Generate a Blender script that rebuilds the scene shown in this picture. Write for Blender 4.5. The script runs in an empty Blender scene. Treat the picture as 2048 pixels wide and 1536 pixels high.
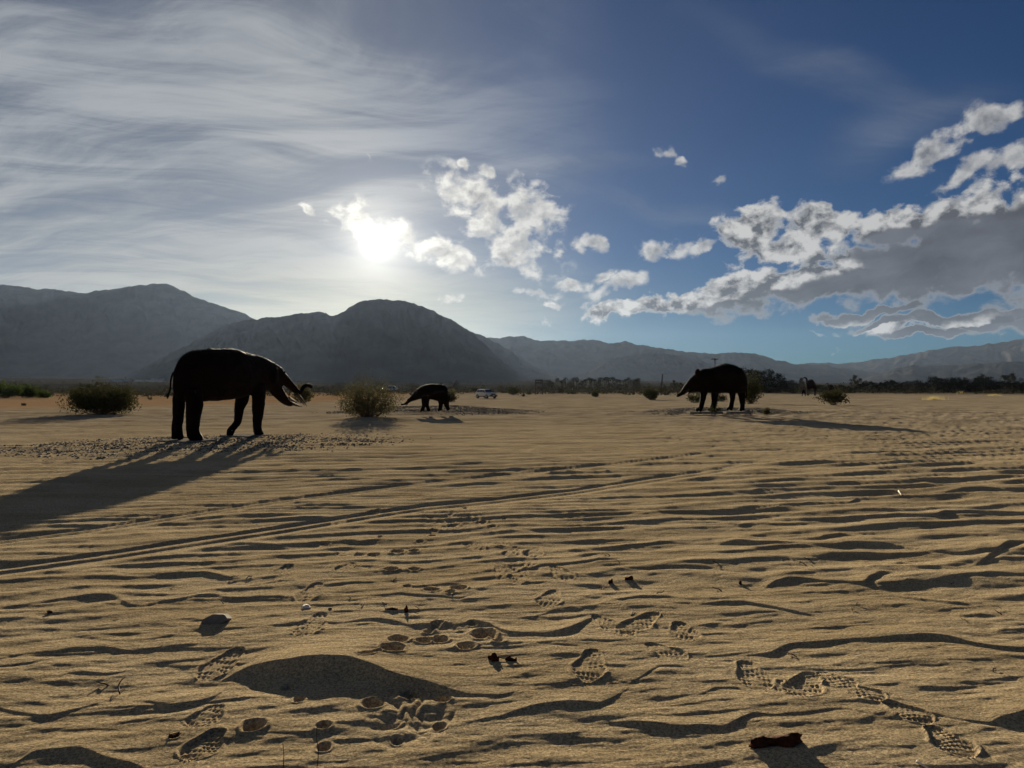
import bpy, bmesh, math, random
import numpy as np
from mathutils import Vector, Matrix
R = math.radians
SC = bpy.context.scene
COL = SC.collection
rnd = random.Random(7)
RS = np.random.RandomState(11)
F, HZ, CH = 1540.0, 770.0, 1.6          # focal length in photo pixels, horizon row, eye height

# ------------------------------------------------------------------ camera
cam_d = bpy.data.cameras.new('camera'); cam = bpy.data.objects.new('camera', cam_d); COL.objects.link(cam)
cam_d.sensor_width = 36; cam_d.lens = 36 * F / 2048
cam.location = (0, 0, CH); cam.rotation_euler = (R(90) + math.atan(2 / F), 0, 0)
cam_d.clip_start = .05; cam_d.clip_end = 40000
SC.camera = cam
# ------------------------------------------------------------------ exposure, render
SC.view_settings.view_transform = 'Standard'; SC.view_settings.look = 'None'
SC.view_settings.gamma = 1; SC.view_settings.use_curve_mapping = False
SC.view_settings.exposure = 1.28
SC.render.engine = 'CYCLES'
SC.cycles.use_denoising = True
SC.cycles.max_bounces = 6; SC.cycles.volume_bounces = 0; SC.cycles.transparent_max_bounces = 8
SC.cycles.caustics_reflective = False; SC.cycles.caustics_refractive = False
SC.cycles.sample_clamp_indirect = 4
# ------------------------------------------------------------------ sun
SUN = Vector((755 - 1024, F, HZ - 485)).normalized()
sun_el = math.asin(SUN.z); sun_az = math.atan2(SUN.x, SUN.y)
sd = bpy.data.lights.new('sun', 'SUN'); sd.energy = 5.0; sd.angle = R(.55); sd.color = (1, .855, .63)
so = bpy.data.objects.new('sun', sd); COL.objects.link(so)
so.rotation_euler = SUN.to_track_quat('Z', 'Y').to_euler(); so.location = (0, 0, 50)

# ------------------------------------------------------------------ node helper
class NT:
    def __init__(s, tree):
        s.t = tree; tree.nodes.clear()
    def n(s, typ, **kw):
        nd = s.t.nodes.new(typ)
        for k, v in kw.items():
            setattr(nd, k, v)
        return nd
    def link(s, a, b): s.t.links.new(a, b)
    def put(s, sock, v):
        if isinstance(v, bpy.types.NodeSocket): s.link(v, sock)
        elif v is not None:
            if hasattr(sock, 'default_value') and hasattr(sock.default_value, '__len__'):
                v = tuple(v)
                if len(sock.default_value) == 4 and len(v) == 3: v = v + (1,)
            sock.default_value = v
    def m(s, op, a, b=None, c=None, clamp=False):
        nd = s.n('ShaderNodeMath', operation=op, use_clamp=clamp)
        s.put(nd.inputs[0], a)
        if b is not None: s.put(nd.inputs[1], b)
        if c is not None: s.put(nd.inputs[2], c)
        return nd.outputs[0]
    def vm(s, op, a, b=None, scale=None):
        nd = s.n('ShaderNodeVectorMath', operation=op)
        s.put(nd.inputs[0], a)
        if b is not None: s.put(nd.inputs[1], b)
        if scale is not None: s.put(nd.inputs['Scale'], scale)
        return nd.outputs['Value'] if op in ('LENGTH', 'DOT_PRODUCT', 'DISTANCE') else nd.outputs[0]
    def xyz(s, x, y, z=0.0):
        nd = s.n('ShaderNodeCombineXYZ')
        for i, v in enumerate((x, y, z)): s.put(nd.inputs[i], v)
        return nd.outputs[0]
    def noise(s, vec, scale, detail=4, rough=.55, dist=0.0, lac=2.0, dim='3D', color=False):
        nd = s.n('ShaderNodeTexNoise', noise_dimensions=dim)
        s.put(nd.inputs['Vector'], vec); s.put(nd.inputs['Scale'], scale)
        nd.inputs['Detail'].default_value = detail; nd.inputs['Roughness'].default_value = rough
        nd.inputs['Lacunarity'].default_value = lac; nd.inputs['Distortion'].default_value = dist
        return nd.outputs['Color'] if color else nd.outputs['Fac']
    def mix(s, f, a, b, mode='MIX'):
        nd = s.n('ShaderNodeMix', data_type='RGBA', blend_type=mode)
        s.put(nd.inputs[0], f); s.put(nd.inputs[6], a); s.put(nd.inputs[7], b)
        return nd.outputs[2]
    def rng(s, v, a, b, c=0.0, d=1.0, smooth=True):
        nd = s.n('ShaderNodeMapRange'); nd.interpolation_type = 'SMOOTHSTEP' if smooth else 'LINEAR'
        s.put(nd.inputs[0], v)
        for i, q in enumerate((a, b, c, d)): s.put(nd.inputs[i + 1], q)
        return nd.outputs[0]
    def mapping(s, vec, loc=(0, 0, 0), rot=(0, 0, 0), scale=(1, 1, 1), typ='TEXTURE'):
        nd = s.n('ShaderNodeMapping', vector_type=typ); s.put(nd.inputs[0], vec)
        nd.inputs[1].default_value = loc; nd.inputs[2].default_value = rot; nd.inputs[3].default_value = scale
        return nd.outputs[0]
    def ramp(s, v, stops):
        nd = s.n('ShaderNodeValToRGB'); s.put(nd.inputs[0], v)
        cr = nd.color_ramp
        while len(cr.elements) < len(stops): cr.elements.new(.5)
        for e, (p, c) in zip(cr.elements, stops):
            e.position = p; e.color = tuple(c) + (1,) if len(c) == 3 else c
        return nd.outputs[0]

# ------------------------------------------------------------------ world: nishita sky + veil of high cloud + cumulus
W = bpy.data.worlds.new('World'); SC.world = W; W.use_nodes = True
w = NT(W.node_tree)
def AE(px, py):                                   # direction of a far thing seen at a photo pixel: azimuth, elevation
    return math.atan2(px - 1024, F), math.atan2(HZ - py, math.hypot(F, px - 1024))
sky = w.n('ShaderNodeTexSky', sky_type='NISHITA'); sky.sun_disc = False
sky.sun_elevation = sun_el; sky.sun_rotation = sun_az
sky.altitude = 200; sky.air_density = 1.0; sky.dust_density = .0; sky.ozone_density = 3.0
D = w.n('ShaderNodeTexCoord').outputs['Generated']
sep = w.n('ShaderNodeSeparateXYZ'); w.link(D, sep.inputs[0]); dx, dy, dz = sep.outputs
az = w.m('ARCTAN2', dx, dy); el = w.m('ARCSINE', dz)
sunang = w.m('ARCCOSINE', w.m('MINIMUM', w.vm('DOT_PRODUCT', D, tuple(SUN)), 1.0))
base = w.mix(1.0, sky.outputs[0], (.0022, .0152, .0300), 'MULTIPLY')
# high cloud on a flat layer above the valley
den = w.m('ADD', w.m('MAXIMUM', dz, 0.0), .13)
pl = w.xyz(w.m('DIVIDE', dx, den), w.m('DIVIDE', dy, den), 0.0)
wob = w.noise(pl, .6, 3, .5, color=True)
plw = w.vm('ADD', pl, w.vm('SCALE', w.vm('SUBTRACT', wob, (.5, .5, .5)), scale=1.3))
v1 = w.noise(w.mapping(plw, rot=(0, 0, R(-18)), scale=(2.2, .60, 1)), 1.25, 8, .62, .4)
v2 = w.noise(w.mapping(plw, rot=(0, 0, R(25)), scale=(4.2, .50, 1)), 1.9, 8, .64, .6)
side = w.m('ADD', w.m('MULTIPLY', dx, -1.0), w.m('MULTIPLY', w.m('SUBTRACT', w.noise(pl, .35, 2), .5), .45))
cover = w.rng(side, -.16, .24, .0, 1.0)
vraw = w.m('ADD', w.m('MULTIPLY', v1, .60), w.m('MULTIPLY', v2, .40))
# two streaks of cirrus that reach into the blue
uv = w.xyz(az, el, 0.0)
def streak(px, py, rot, lx, ly):
    a, e = AE(px, py)
    l = w.vm('LENGTH', w.mapping(uvw, loc=(a, e, 0), rot=(0, 0, rot), scale=(lx, ly, 1)))
    return w.rng(l, 0, 1, 1, 0)
wv = w.noise(w.mapping(uv, scale=(1, .5, 1)), 7, 4, .55, color=True)
uvw = w.vm('ADD', uv, w.vm('SCALE', w.vm('SUBTRACT', wv, (.5, .5, .5)), scale=.07))
st = None
for a in ((1340, 415, R(-14), .13, .018), (1820, 250, R(12), .14, .05), (1150, 335, R(6), .16, .02), (1640, 130, R(-25), .25, .03)):
    q = streak(*a); st = q if st is None else w.m('ADD', st, q)
streaks = w.m('MULTIPLY', st, w.m('MULTIPLY', v2, .62))
veil = w.m('MULTIPLY', cover, w.rng(vraw, .33, .58, .58, 1.0))
veil = w.m('ADD', veil, w.m('MULTIPLY', streaks, .6), clamp=True)
veil = w.m('MULTIPLY', veil, w.rng(el, -.02, .05, .5, 1.0))
tone = w.rng(vraw, .41, .60, 0.0, 1.0)
veilcol = w.mix(tone, (.118, .138, .176), (.315, .335, .358))
veilcol = w.mix(w.rng(el, .04, .30, 1, 0), veilcol, (.36, .37, .36))
veilcol = w.vm('SCALE', veilcol, scale=w.rng(sunang, R(35), R(120), 1.0, .38))
c1 = w.mix(w.m('MULTIPLY', veil, .93), base, veilcol)
# glare of the sun in the thin cloud
def glow(amp, width): return w.m('MULTIPLY', w.m('EXPONENT', w.m('DIVIDE', sunang, -width)), amp)
g = w.m('ADD', glow(.25, R(10)), glow(.36, R(2.4)))
c2 = w.mix(1.0, c1, w.vm('SCALE', (1.0, .93, .78), scale=g), 'ADD')
yel = w.m('MULTIPLY', w.m('EXPONENT', w.m('MULTIPLY', w.m('POWER', w.m('DIVIDE', w.m('SUBTRACT', az, sun_az), .26), 2), -1.0)), w.rng(el, .10, .17, 1, 0))
c2 = w.mix(1.0, c2, w.vm('SCALE', (.13, .105, .02), scale=yel), 'ADD')
uvt = w.vm('ADD', uv, w.vm('SCALE', w.vm('SUBTRACT', w.noise(uv, 14, 3, .5, color=True), (.5, .5, .5)), scale=.05))
# cumulus: blobs of (azimuth, elevation) broken by fractal noise
under_tex = w.noise(w.mapping(uvt, rot=(0, 0, R(10)), scale=(3.2, 1, 1)), 15, 6, .58)
fine = w.noise(w.mapping(uv, scale=(1.25, 1, 1)), 40, 8, .54, .2)
big = w.noise(w.mapping(uv, scale=(1.3, 1, 1)), 11, 3, .5)
cw = w.noise(uv, 9, 4, .55, color=True)
uvc = w.vm('ADD', uv, w.vm('SCALE', w.vm('SUBTRACT', cw, (.5, .5, .5)), scale=.055))
cw2 = w.noise(uv, 38, 3, .6, color=True)
uvc = w.vm('ADD', uvc, w.vm('SCALE', w.vm('SUBTRACT', cw2, (.5, .5, .5)), scale=.016))
def blob(px, py, rx, ry, rot=0, amp=1.0, co=None):
    a, e = AE(px, py)
    l = w.vm('LENGTH', w.mapping(co or uvc, loc=(a, e, 0), rot=(0, 0, R(rot)), scale=(rx / F * 1.0, ry / F, 1)))
    return w.m('MULTIPLY', w.m('SUBTRACT', 1.0, l), amp)
def union(bl, k=.15, co=None):
    f = None
    for b in bl:
        q = blob(*b, co=co)
        f = q if f is None else w.m('SMOOTH_MAX', f, q, k)
    return f
BANK = [(2040, 478, 320, 92, 12), (1760, 538, 300, 50, 10), (1500, 582, 250, 31, 9), (1290, 616, 150, 18, 6), (2120, 410, 180, 75, 20),
        (1640, 455, 70, 46, 8), (1500, 462, 62, 46, 10), (1560, 500, 90, 34, 8), (1800, 450, 100, 46, 14), (1890, 425, 110, 42, 14), (2330, 480, 260, 120, 5)]
LOWER = [(1900, 645, 180, 13, 3), (1740, 634, 100, 10, 3), (2050, 640, 150, 20, 4), (1850, 668, 95, 9, 0), (2250, 640, 200, 30, 0)]
bank = union(BANK + LOWER, .12)
above = union(BANK[:1] + BANK[1:5] + BANK[8:], .12, w.vm('ADD', uvc, (0, .026, 0)))
above2 = union(LOWER, .12, w.vm('ADD', uvc, (0, .012, 0)))
under = w.m('MAXIMUM', w.rng(above, -.10, .42), w.rng(above2, .10, .60))
patch = union([(1005, 460, 150, 60, -38), (930, 395, 90, 48, -38), (1060, 420, 75, 66, 20), (1090, 465, 60, 32, -60), (1020, 510, 60, 30, -20), (745, 450, 110, 36, -22), (800, 480, 80, 30, -25),
               (870, 505, 120, 36, -14), (975, 355, 26, 16, -30), (928, 340, 12, 24, 0), (1175, 490, 38, 20, -30), (1330, 495, 66, 26, 8),
               (1420, 495, 34, 16, 8), (1870, 290, 95, 26, 22), (1935, 330, 70, 20, 25), (1990, 240, 50, 16, 20), (1330, 300, 26, 12, -20), (1355, 322, 12, 10, 0),
               (1150, 573, 52, 14, 4), (1075, 590, 52, 12, -6), (625, 412, 26, 9, -20), (740, 312, 14, 14, -40), (1432, 360, 14, 10, 0), (900, 605, 34, 12, 6),
               (1640, 665, 22, 7, 0), (1235, 575, 60, 20, 20), (2030, 300, 90, 22, 25), (1110, 612, 24, 8, 0), (1195, 560, 34, 16, 20)], .05)
nz = w.m('SUBTRACT', fine, .5); nb = w.m('SUBTRACT', big, .5)
dens_b = w.m('ADD', bank, w.m('MULTIPLY', w.m('ADD', w.m('MULTIPLY', nz, 2.3), w.m('MULTIPLY', nb, .5)), w.rng(under, .2, 1, 1.05, .62)))
dens_p = w.m('ADD', w.m('MULTIPLY', patch, .95), w.m('ADD', w.m('MULTIPLY', nz, 4.4), .02))
al_b = w.rng(dens_b, -.07, .30); al_p = w.m('MULTIPLY', w.rng(dens_p, -.08, .80), w.rng(patch, -.30, .25))
# light side of the puffs: density falling towards the sun and upward
off = w.vm('ADD', uv, (-.007, .013, 0))
fine2 = w.noise(w.mapping(off, scale=(1.25, 1, 1)), 40, 6, .54, .2)
lit = w.m('ADD', w.m('MULTIPLY', w.m('SUBTRACT', fine, fine2), 4.6), .46, clamp=True)
def cumcol(dens, thick, dark, bright, shade=None):
    t = w.rng(dens, .10, thick)
    core = w.mix(w.m('MULTIPLY', lit, w.rng(dens, thick * .6, thick * 1.5, 1.0, .08)), dark, bright)
    if shade is not None:
        core = w.mix(w.m('MULTIPLY', lit, w.rng(shade, .05, .8, 1.15, .10)), dark, bright)
    edge = w.mix(w.m('MULTIPLY', lit, .6), w.vm('SCALE', bright, scale=.80), bright)
    if shade is not None:
        body = w.vm('SCALE', dark, scale=w.m('MULTIPLY', w.rng(big, .34, .64, 1.30, .88), w.rng(under_tex, .34, .66, .72, 1.50)))
        core = w.mix(w.rng(shade, .25, .85), core, body)
        edge = w.mix(w.rng(shade, .2, .75), edge, (.25, .25, .252))
    return w.mix(t, edge, core)
nearsun = w.m('EXPONENT', w.m('DIVIDE', sunang, -R(9)))
br = w.vm('ADD', w.vm('SCALE', (.9, .85, .7), scale=nearsun), (.46, .46, .455))
dk = w.vm('ADD', w.vm('SCALE', (.30, .28, .24), scale=nearsun), (.068, .073, .088))
c3 = w.mix(w.m('MULTIPLY', al_b, .97), c2, cumcol(dens_b, .34, dk, br, under))
c3 = w.mix(w.m('MULTIPLY', al_p, .90), c3, cumcol(dens_p, 1.25, w.vm('SCALE', dk, scale=1.5), br))
# the sun itself, burning through
disc = w.m('ADD', w.rng(sunang, R(.2), R(1.45), 2.4, 0.0), glow(.95, R(1.0)))
c4 = w.mix(1.0, c3, w.vm('SCALE', (1.0, .95, .84), scale=disc), 'ADD')
# below the horizon: the dull tone of distant ground
c4 = w.mix(w.rng(el, -.03, -.008, 1, 0), c4, (.05, .05, .05))
bg = w.n('ShaderNodeBackground'); w.link(w.vm('SCALE', c4, scale=8.8), bg.inputs[0]); bg.inputs[1].default_value = .05
wo = w.n('ShaderNodeOutputWorld'); w.link(bg.outputs[0], wo.inputs[0])
W.cycles.sampling_method = 'MANUAL'; W.cycles.sample_map_resolution = 512

# ------------------------------------------------------------------ object helpers
def tag(o, label=None, cat=None, group=None, kind=None):
    if label: o['label'] = label
    if cat: o['category'] = cat
    if group: o['group'] = group
    if kind: o['kind'] = kind
    return o
def empty(name, loc=(0, 0, 0), rz=0, scale=1.0, **kw):
    o = bpy.data.objects.new(name, None); COL.objects.link(o)
    o.empty_display_size = .2; o.location = loc; o.rotation_euler = (0, 0, rz); o.scale = (scale,) * 3
    return tag(o, **kw)
def link(name, me, mat, parent=None, smooth=False, **kw):
    if mat is not None:
        me.materials.clear(); me.materials.append(mat)
    if smooth: me.shade_smooth()
    o = bpy.data.objects.new(name, me); COL.objects.link(o)
    if parent: o.parent = parent
    return tag(o, **kw)
def mesh_np(name, V, Q):
    V = np.asarray(V, np.float32); Q = np.asarray(Q, np.int32)
    k = Q.shape[1]; me = bpy.data.meshes.new(name)
    me.vertices.add(len(V)); me.vertices.foreach_set('co', V.ravel())
    me.loops.add(Q.size); me.loops.foreach_set('vertex_index', Q.ravel())
    me.polygons.add(len(Q)); me.polygons.foreach_set('loop_start', np.arange(0, Q.size, k, dtype=np.int32))
    try: me.polygons.foreach_set('loop_total', np.full(len(Q), k, np.int32))
    except Exception: pass
    me.update(calc_edges=True); return me
def copy_tree(o, parent=None):
    c = o.copy(); COL.objects.link(c); c.parent = parent
    if parent is not None: c.matrix_parent_inverse = o.matrix_parent_inverse
    for ch in list(o.children): copy_tree(ch, c)
    return c

# ------------------------------------------------------------------ numpy noise
_P = RS.permutation(512).astype(np.int32); _G = RS.rand(512) * 2 * np.pi
_GX, _GY = np.cos(_G).astype(np.float32), np.sin(_G).astype(np.float32)
def perlin(x, y, seed=0):
    x = np.asarray(x, np.float32) + np.float32(seed * 17.13 + 1000); y = np.asarray(y, np.float32) + np.float32(seed * 7.77 + 1000)
    xi = np.floor(x).astype(np.int32); yi = np.floor(y).astype(np.int32); xf = x - xi; yf = y - yi
    u = xf * xf * xf * (xf * (xf * 6 - 15) + 10); v = yf * yf * yf * (yf * (yf * 6 - 15) + 10)
    def g(i, j, fx, fy):
        h = _P[(_P[(xi + i) & 511] + yi + j) & 511]
        return _GX[h] * fx + _GY[h] * fy
    a = g(0, 0, xf, yf); b = g(1, 0, xf - 1, yf); c = g(0, 1, xf, yf - 1); d = g(1, 1, xf - 1, yf - 1)
    return ((a + u * (b - a)) * (1 - v) + (c + u * (d - c)) * v) * 1.5
def fbm(x, y, o=4, seed=0, gain=.5):
    s = 0; a = 1
    for i in range(o): s = s + a * perlin(x * 2 ** i, y * 2 ** i, seed + i); a *= gain
    return s
def sst(x, a, b):
    t = np.clip((x - a) / (b - a), 0, 1); return t * t * (3 - 2 * t)

# ------------------------------------------------------------------ ground relief
def base_z(x, y):
    d = np.hypot(x, y); a = np.arctan2(x, np.maximum(y, .01) if np.isscalar(y) else y)
    z = -1.0 * sst(d, 50, 135)
    s = np.interp(a, [-3.2, -.7, -.45, -.2, .05, .12, .35, .7, 3.2], [.0135, .0135, .0125, .008, .010, .009, .004, .003, .0135])
    return z + np.maximum(d - 600, 0) * s
def P(px, py, z=0.0):                             # ground point seen at a photo pixel on flat sand of height z
    d = F * (CH - z) / (py - HZ); return (px - 1024) / F * d, d
def place(px, py):                                # the same for the falling ground further out
    lo, hi = 3.0, 900.0
    f = lambda d: HZ + F * (CH - float(base_z((px - 1024) / F * d, d))) / d - py
    for _ in range(60):
        mid = (lo + hi) / 2
        if f(mid) > 0: lo = mid
        else: hi = mid
    d = lo; x = (px - 1024) / F * d
    return x, d, float(base_z(x, d))
MOUNDS = [(*P(425, 880, .12), 5.6, 3.9, .105, R(26)), (*P(872, 815, .27), 6.6, 5.2, .31, 0), (*P(1440, 818, .22), 5.6, 3.6, .25, R(8)),
          (*P(745, 836, .12), 2.6, 1.6, .16, 0)]
def mound_z(x, y):
    z = 0
    for cx, cy, rx, ry, h, r in MOUNDS:
        c, s = math.cos(r), math.sin(r); u = ((x - cx) * c + (y - cy) * s) / rx; v = (-(x - cx) * s + (y - cy) * c) / ry
        q = np.clip(1 - (u * u + v * v), 0, 1); q = np.clip(q * (1 + .25 * perlin(x / 1.6, y / 1.3, 14)), 0, 1.2); z = np.maximum(z, h * q ** 1.35)
    return z
CRESTS = [
 [(-90,1225,4),(0,1215,4),(60,1207,5),(130,1194,7),(180,1187,12),(225,1188,12),(245,1196,3)],
 [(228,1195,3),(262,1207,8),(290,1208,6),(320,1200,6),(360,1195,8),(395,1187,8),(425,1187,5),(460,1192,6),(512,1190,6),(560,1190,7),(590,1194,0)],
 [(-90,1240,8),(0,1237,8),(50,1232,8),(75,1233,0)],
 [(-90,1325,4),(0,1318,6),(50,1307,8),(110,1300,10),(150,1292,12),(200,1292,10),(260,1300,8),(320,1294,4),(350,1285,0)],
 [(-90,1332,8),(0,1330,10),(60,1325,12),(110,1318,0)],
 [(100,1357,0),(140,1343,8),(170,1340,12),(220,1342,10),(290,1338,0)],
 [(-90,1405,8),(0,1416,12),(60,1424,14),(100,1425,14),(140,1418,12),(180,1408,8),(215,1402,0)],
 [(255,1399,0),(285,1399,8),(310,1402,14),(340,1406,25),(390,1403,22),(430,1393,14),(455,1378,0)],
 [(440,1362,0),(470,1345,15),(500,1330,40),(550,1317,75),(600,1309,90),(650,1307,100),(700,1309,95),(740,1325,85),(800,1345,60),(860,1363,35),(930,1385,20),(1000,1392,12),(1055,1378,0)],
 [(10,1540,0),(40,1515,14),(70,1500,20),(110,1492,25),(150,1492,30),(200,1505,30),(260,1520,25),(310,1540,0)],
 [(130,1149,0),(190,1141,6),(225,1142,3),(260,1147,3),(320,1146,5),(360,1142,8),(410,1140,12),(450,1150,6),(495,1155,0)],
 [(135,1268,0),(200,1275,5),(230,1278,8),(270,1278,5),(320,1272,7),(375,1265,0)],
 [(430,1252,0),(500,1252,4),(530,1250,6),(570,1251,5),(600,1247,5),(680,1248,6),(720,1238,12),(750,1233,14),(790,1237,12),(810,1247,8),(840,1247,10),(870,1246,10),(920,1246,8),(940,1239,6),(970,1242,14),(1010,1260,12),(1040,1262,12),(1090,1263,15),(1130,1258,22),(1160,1245,20),(1190,1232,0)],
 [(330,1329,0),(370,1327,8),(400,1328,6),(430,1330,0)], [(455,1329,0),(480,1328,8),(520,1328,0)],
 [(500,1111,0),(580,1108,6),(650,1106,5),(690,1108,0)], [(490,1172,0),(520,1166,5),(560,1158,6),(590,1158,6),(615,1167,0)],
 [(615,1171,0),(680,1165,8),(740,1163,6),(780,1167,0)], [(670,1197,0),(740,1190,6),(800,1185,8),(850,1190,10),(920,1195,8),(955,1187,0)],
 [(1030,1142,0),(1055,1133,8),(1080,1128,8),(1150,1125,8),(1200,1114,10),(1230,1116,6),(1275,1118,0)],
 [(1225,1138,0),(1300,1135,6),(1330,1130,10),(1370,1130,10),(1420,1134,6),(1465,1142,5),(1525,1145,0)],
 [(1525,1175,0),(1550,1160,12),(1575,1153,15),(1600,1153,12),(1640,1160,8),(1700,1162,10),(1728,1163,14),(1738,1150,16),(1760,1141,12),(1800,1146,0)],
 [(1170,1196,0),(1240,1197,6),(1290,1190,10),(1330,1189,10),(1375,1197,0)],
 [(1390,1211,0),(1420,1204,8),(1450,1200,12),(1490,1201,12),(1540,1212,10),(1590,1222,10),(1655,1237,0)],
 [(1010,1238,0),(1070,1230,5),(1110,1218,4),(1140,1214,6),(1185,1223,0)], [(1375,1255,0),(1420,1246,10),(1450,1244,0)],
 [(1090,1292,0),(1130,1288,10),(1165,1297,0)], [(1190,1348,0),(1225,1358,4),(1260,1365,6),(1290,1350,8),(1320,1332,8),(1350,1330,10),(1385,1334,0)],
 [(1390,1394,0),(1430,1372,10),(1470,1370,8),(1500,1380,0)],
 [(960,1440,0),(1000,1430,12),(1030,1420,20),(1080,1408,30),(1140,1400,30),(1200,1402,20),(1230,1393,8),(1272,1370,0)],
 [(1320,1414,0),(1380,1405,6),(1430,1406,0)],
 [(1190,1440,0),(1230,1440,10),(1280,1442,20),(1340,1445,25),(1400,1443,20),(1450,1448,15),(1480,1432,20),(1510,1424,15),(1545,1430,8),(1600,1423,10),(1650,1412,14),(1690,1415,10),(1740,1430,6),(1795,1436,0)],
 [(1440,1314,0),(1500,1307,8),(1540,1300,15),(1575,1285,12),(1640,1283,12),(1700,1275,15),(1770,1272,18),(1850,1267,22),(1900,1270,18),(1940,1282,12),(2000,1288,15),(2048,1290,18),(2120,1292,10),(2200,1290,0)],
 [(1825,1166,0),(1880,1155,12),(1930,1146,14),(1980,1144,12),(2048,1148,8),(2120,1150,4),(2200,1150,0)],
 [(1840,1428,0),(1880,1432,8),(1930,1440,12),(1980,1445,20),(2010,1432,45),(2048,1420,55),(2100,1415,40),(2200,1420,0)],
 [(1750,1184,0),(1840,1195,6),(1910,1200,5),(1970,1210,0)], [(1900,1229,0),(1960,1224,6),(2010,1228,0)], [(1980,1264,0),(2010,1254,6),(2060,1251,5),(2120,1250,0)],
 [(1765,1129,0),(1800,1122,6),(1840,1126,0)], [(1940,1135,0),(1960,1122,8),(1978,1106,14),(2005,1097,0)],
 [(1380,1013,0),(1470,1014,6),(1550,1008,6),(1620,1003,6),(1700,1001,6),(1722,995,0)], [(1430,986,0),(1500,983,4),(1520,977,6),(1560,976,6),(1660,981,0)],
 [(1550,1036,0),(1600,1034,8),(1680,1033,8),(1780,1029,8),(1875,1028,10),(1890,1018,12),(1960,1020,6),(2048,1024,4),(2150,1024,0)],
 [(1330,1043,0),(1400,1042,6),(1440,1042,4),(1480,1047,8),(1540,1045,0)],
 [(1430,1088,0),(1480,1078,12),(1540,1080,10),(1600,1085,6),(1660,1090,8),(1700,1083,10),(1780,1087,6),(1850,1100,4),(1920,1103,10),(1995,1096,14),(2015,1080,14),(2048,1080,8),(2150,1078,0)],
 [(1580,1077,0),(1640,1072,8),(1680,1065,8),(1730,1071,0)], [(1790,991,0),(1880,985,5),(1930,975,10),(1980,974,10),(2048,977,6),(2150,975,0)],
 [(980,1058,0),(1080,1058,6),(1160,1055,6),(1290,1052,0)], [(1160,1099,0),(1240,1088,8),(1320,1082,6),(1400,1085,0)], [(1110,1039,0),(1180,1030,6),(1240,1028,5),(1330,1022,0)],
 [(1250,1010,0),(1320,1004,5),(1390,1002,0)], [(640,1075,0),(720,1080,5),(800,1072,0)], [(200,1092,0),(300,1085,0)], [(430,1090,0),(500,1082,7),(580,1092,0)],
]
SHOES = [((1190,1230),(1262,1275)),((1312,1225),(1250,1265)),((1357,1243),(1378,1282)),((1295,1290),(1370,1320)),((1188,1303),(1172,1366)),
 ((1110,1182),(1090,1215)),((1105,1133),(1138,1160)),((1032,1095),(1022,1115)),((1074,1095),(1062,1115)),((995,1125),(1022,1150)),((1045,1140),(1032,1170)),
 ((1487,1322),(1525,1380)),((1645,1352),(1558,1385)),((1622,1345),(1600,1396)),((1655,1352),(1688,1370)),((1690,1375),(1757,1402)),((1780,1412),(1850,1445)),
 ((1860,1455),(1938,1520)),((480,1297),(405,1358)),((437,1412),(393,1456)),((441,1462),(376,1522)),((640,1165),(602,1202)),((645,1228),(600,1278)),
 ((580,1130),(556,1149)),((716,1098),(678,1111)),((706,1126),(680,1144)),((930,1085),(962,1100)),((980,1085),(1012,1091)),((655,1083),(615,1090)),
 ((690,1038),(668,1046)),((760,1020),(740,1028))]
HOLES = [(747,1109,11),(795,1102,13),(828,1101,11),(782,1138,14),(828,1138,11),(864,1182,14),(918,1178,15),(900,1187,9),(815,1174,8),(797,1281,17),(848,1280,16),
 (880,1278,16),(932,1293,17),(967,1268,21),(870,1248,8),(945,1247,9),(785,1303,20),(507,1456,22),(648,1457,14),(648,1495,14),(598,1402,11),(575,1375,12),(820,1390,17),
 (745,1410,20),(885,1400,16),(880,1450,12),(795,1478,11),(860,1035,7),(880,1042,8),(900,1030,7),(965,1045,9),(985,1054,8),(930,1018,7),(870,1060,8),(845,1025,6),
 (1008,1038,6),(650,1085,9),(865,1070,7),(840,1080,7),(905,1050,8),(760,1072,6),(350,1475,9)]
TROUGHS = [((760,1312),(722,1330),6,.012)
, ((975,1262),(1000,1285),9,.015),((855,1262),(880,1245),7,.015)]
TRK_LO = [(-260,1172),(0,1143),(200,1117),(400,1086),(520,1067),(700,1039),(850,1017),(1000,1002),(1150,984),(1300,962),(1450,940),(1600,912),(1750,880)]
TRK_UP = [(-260,1105),(0,1083),(160,1064),(350,1035),(520,1009),(700,986),(850,968),(1000,953),(1150,938),(1300,922),(1450,905),(1600,885)]

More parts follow.
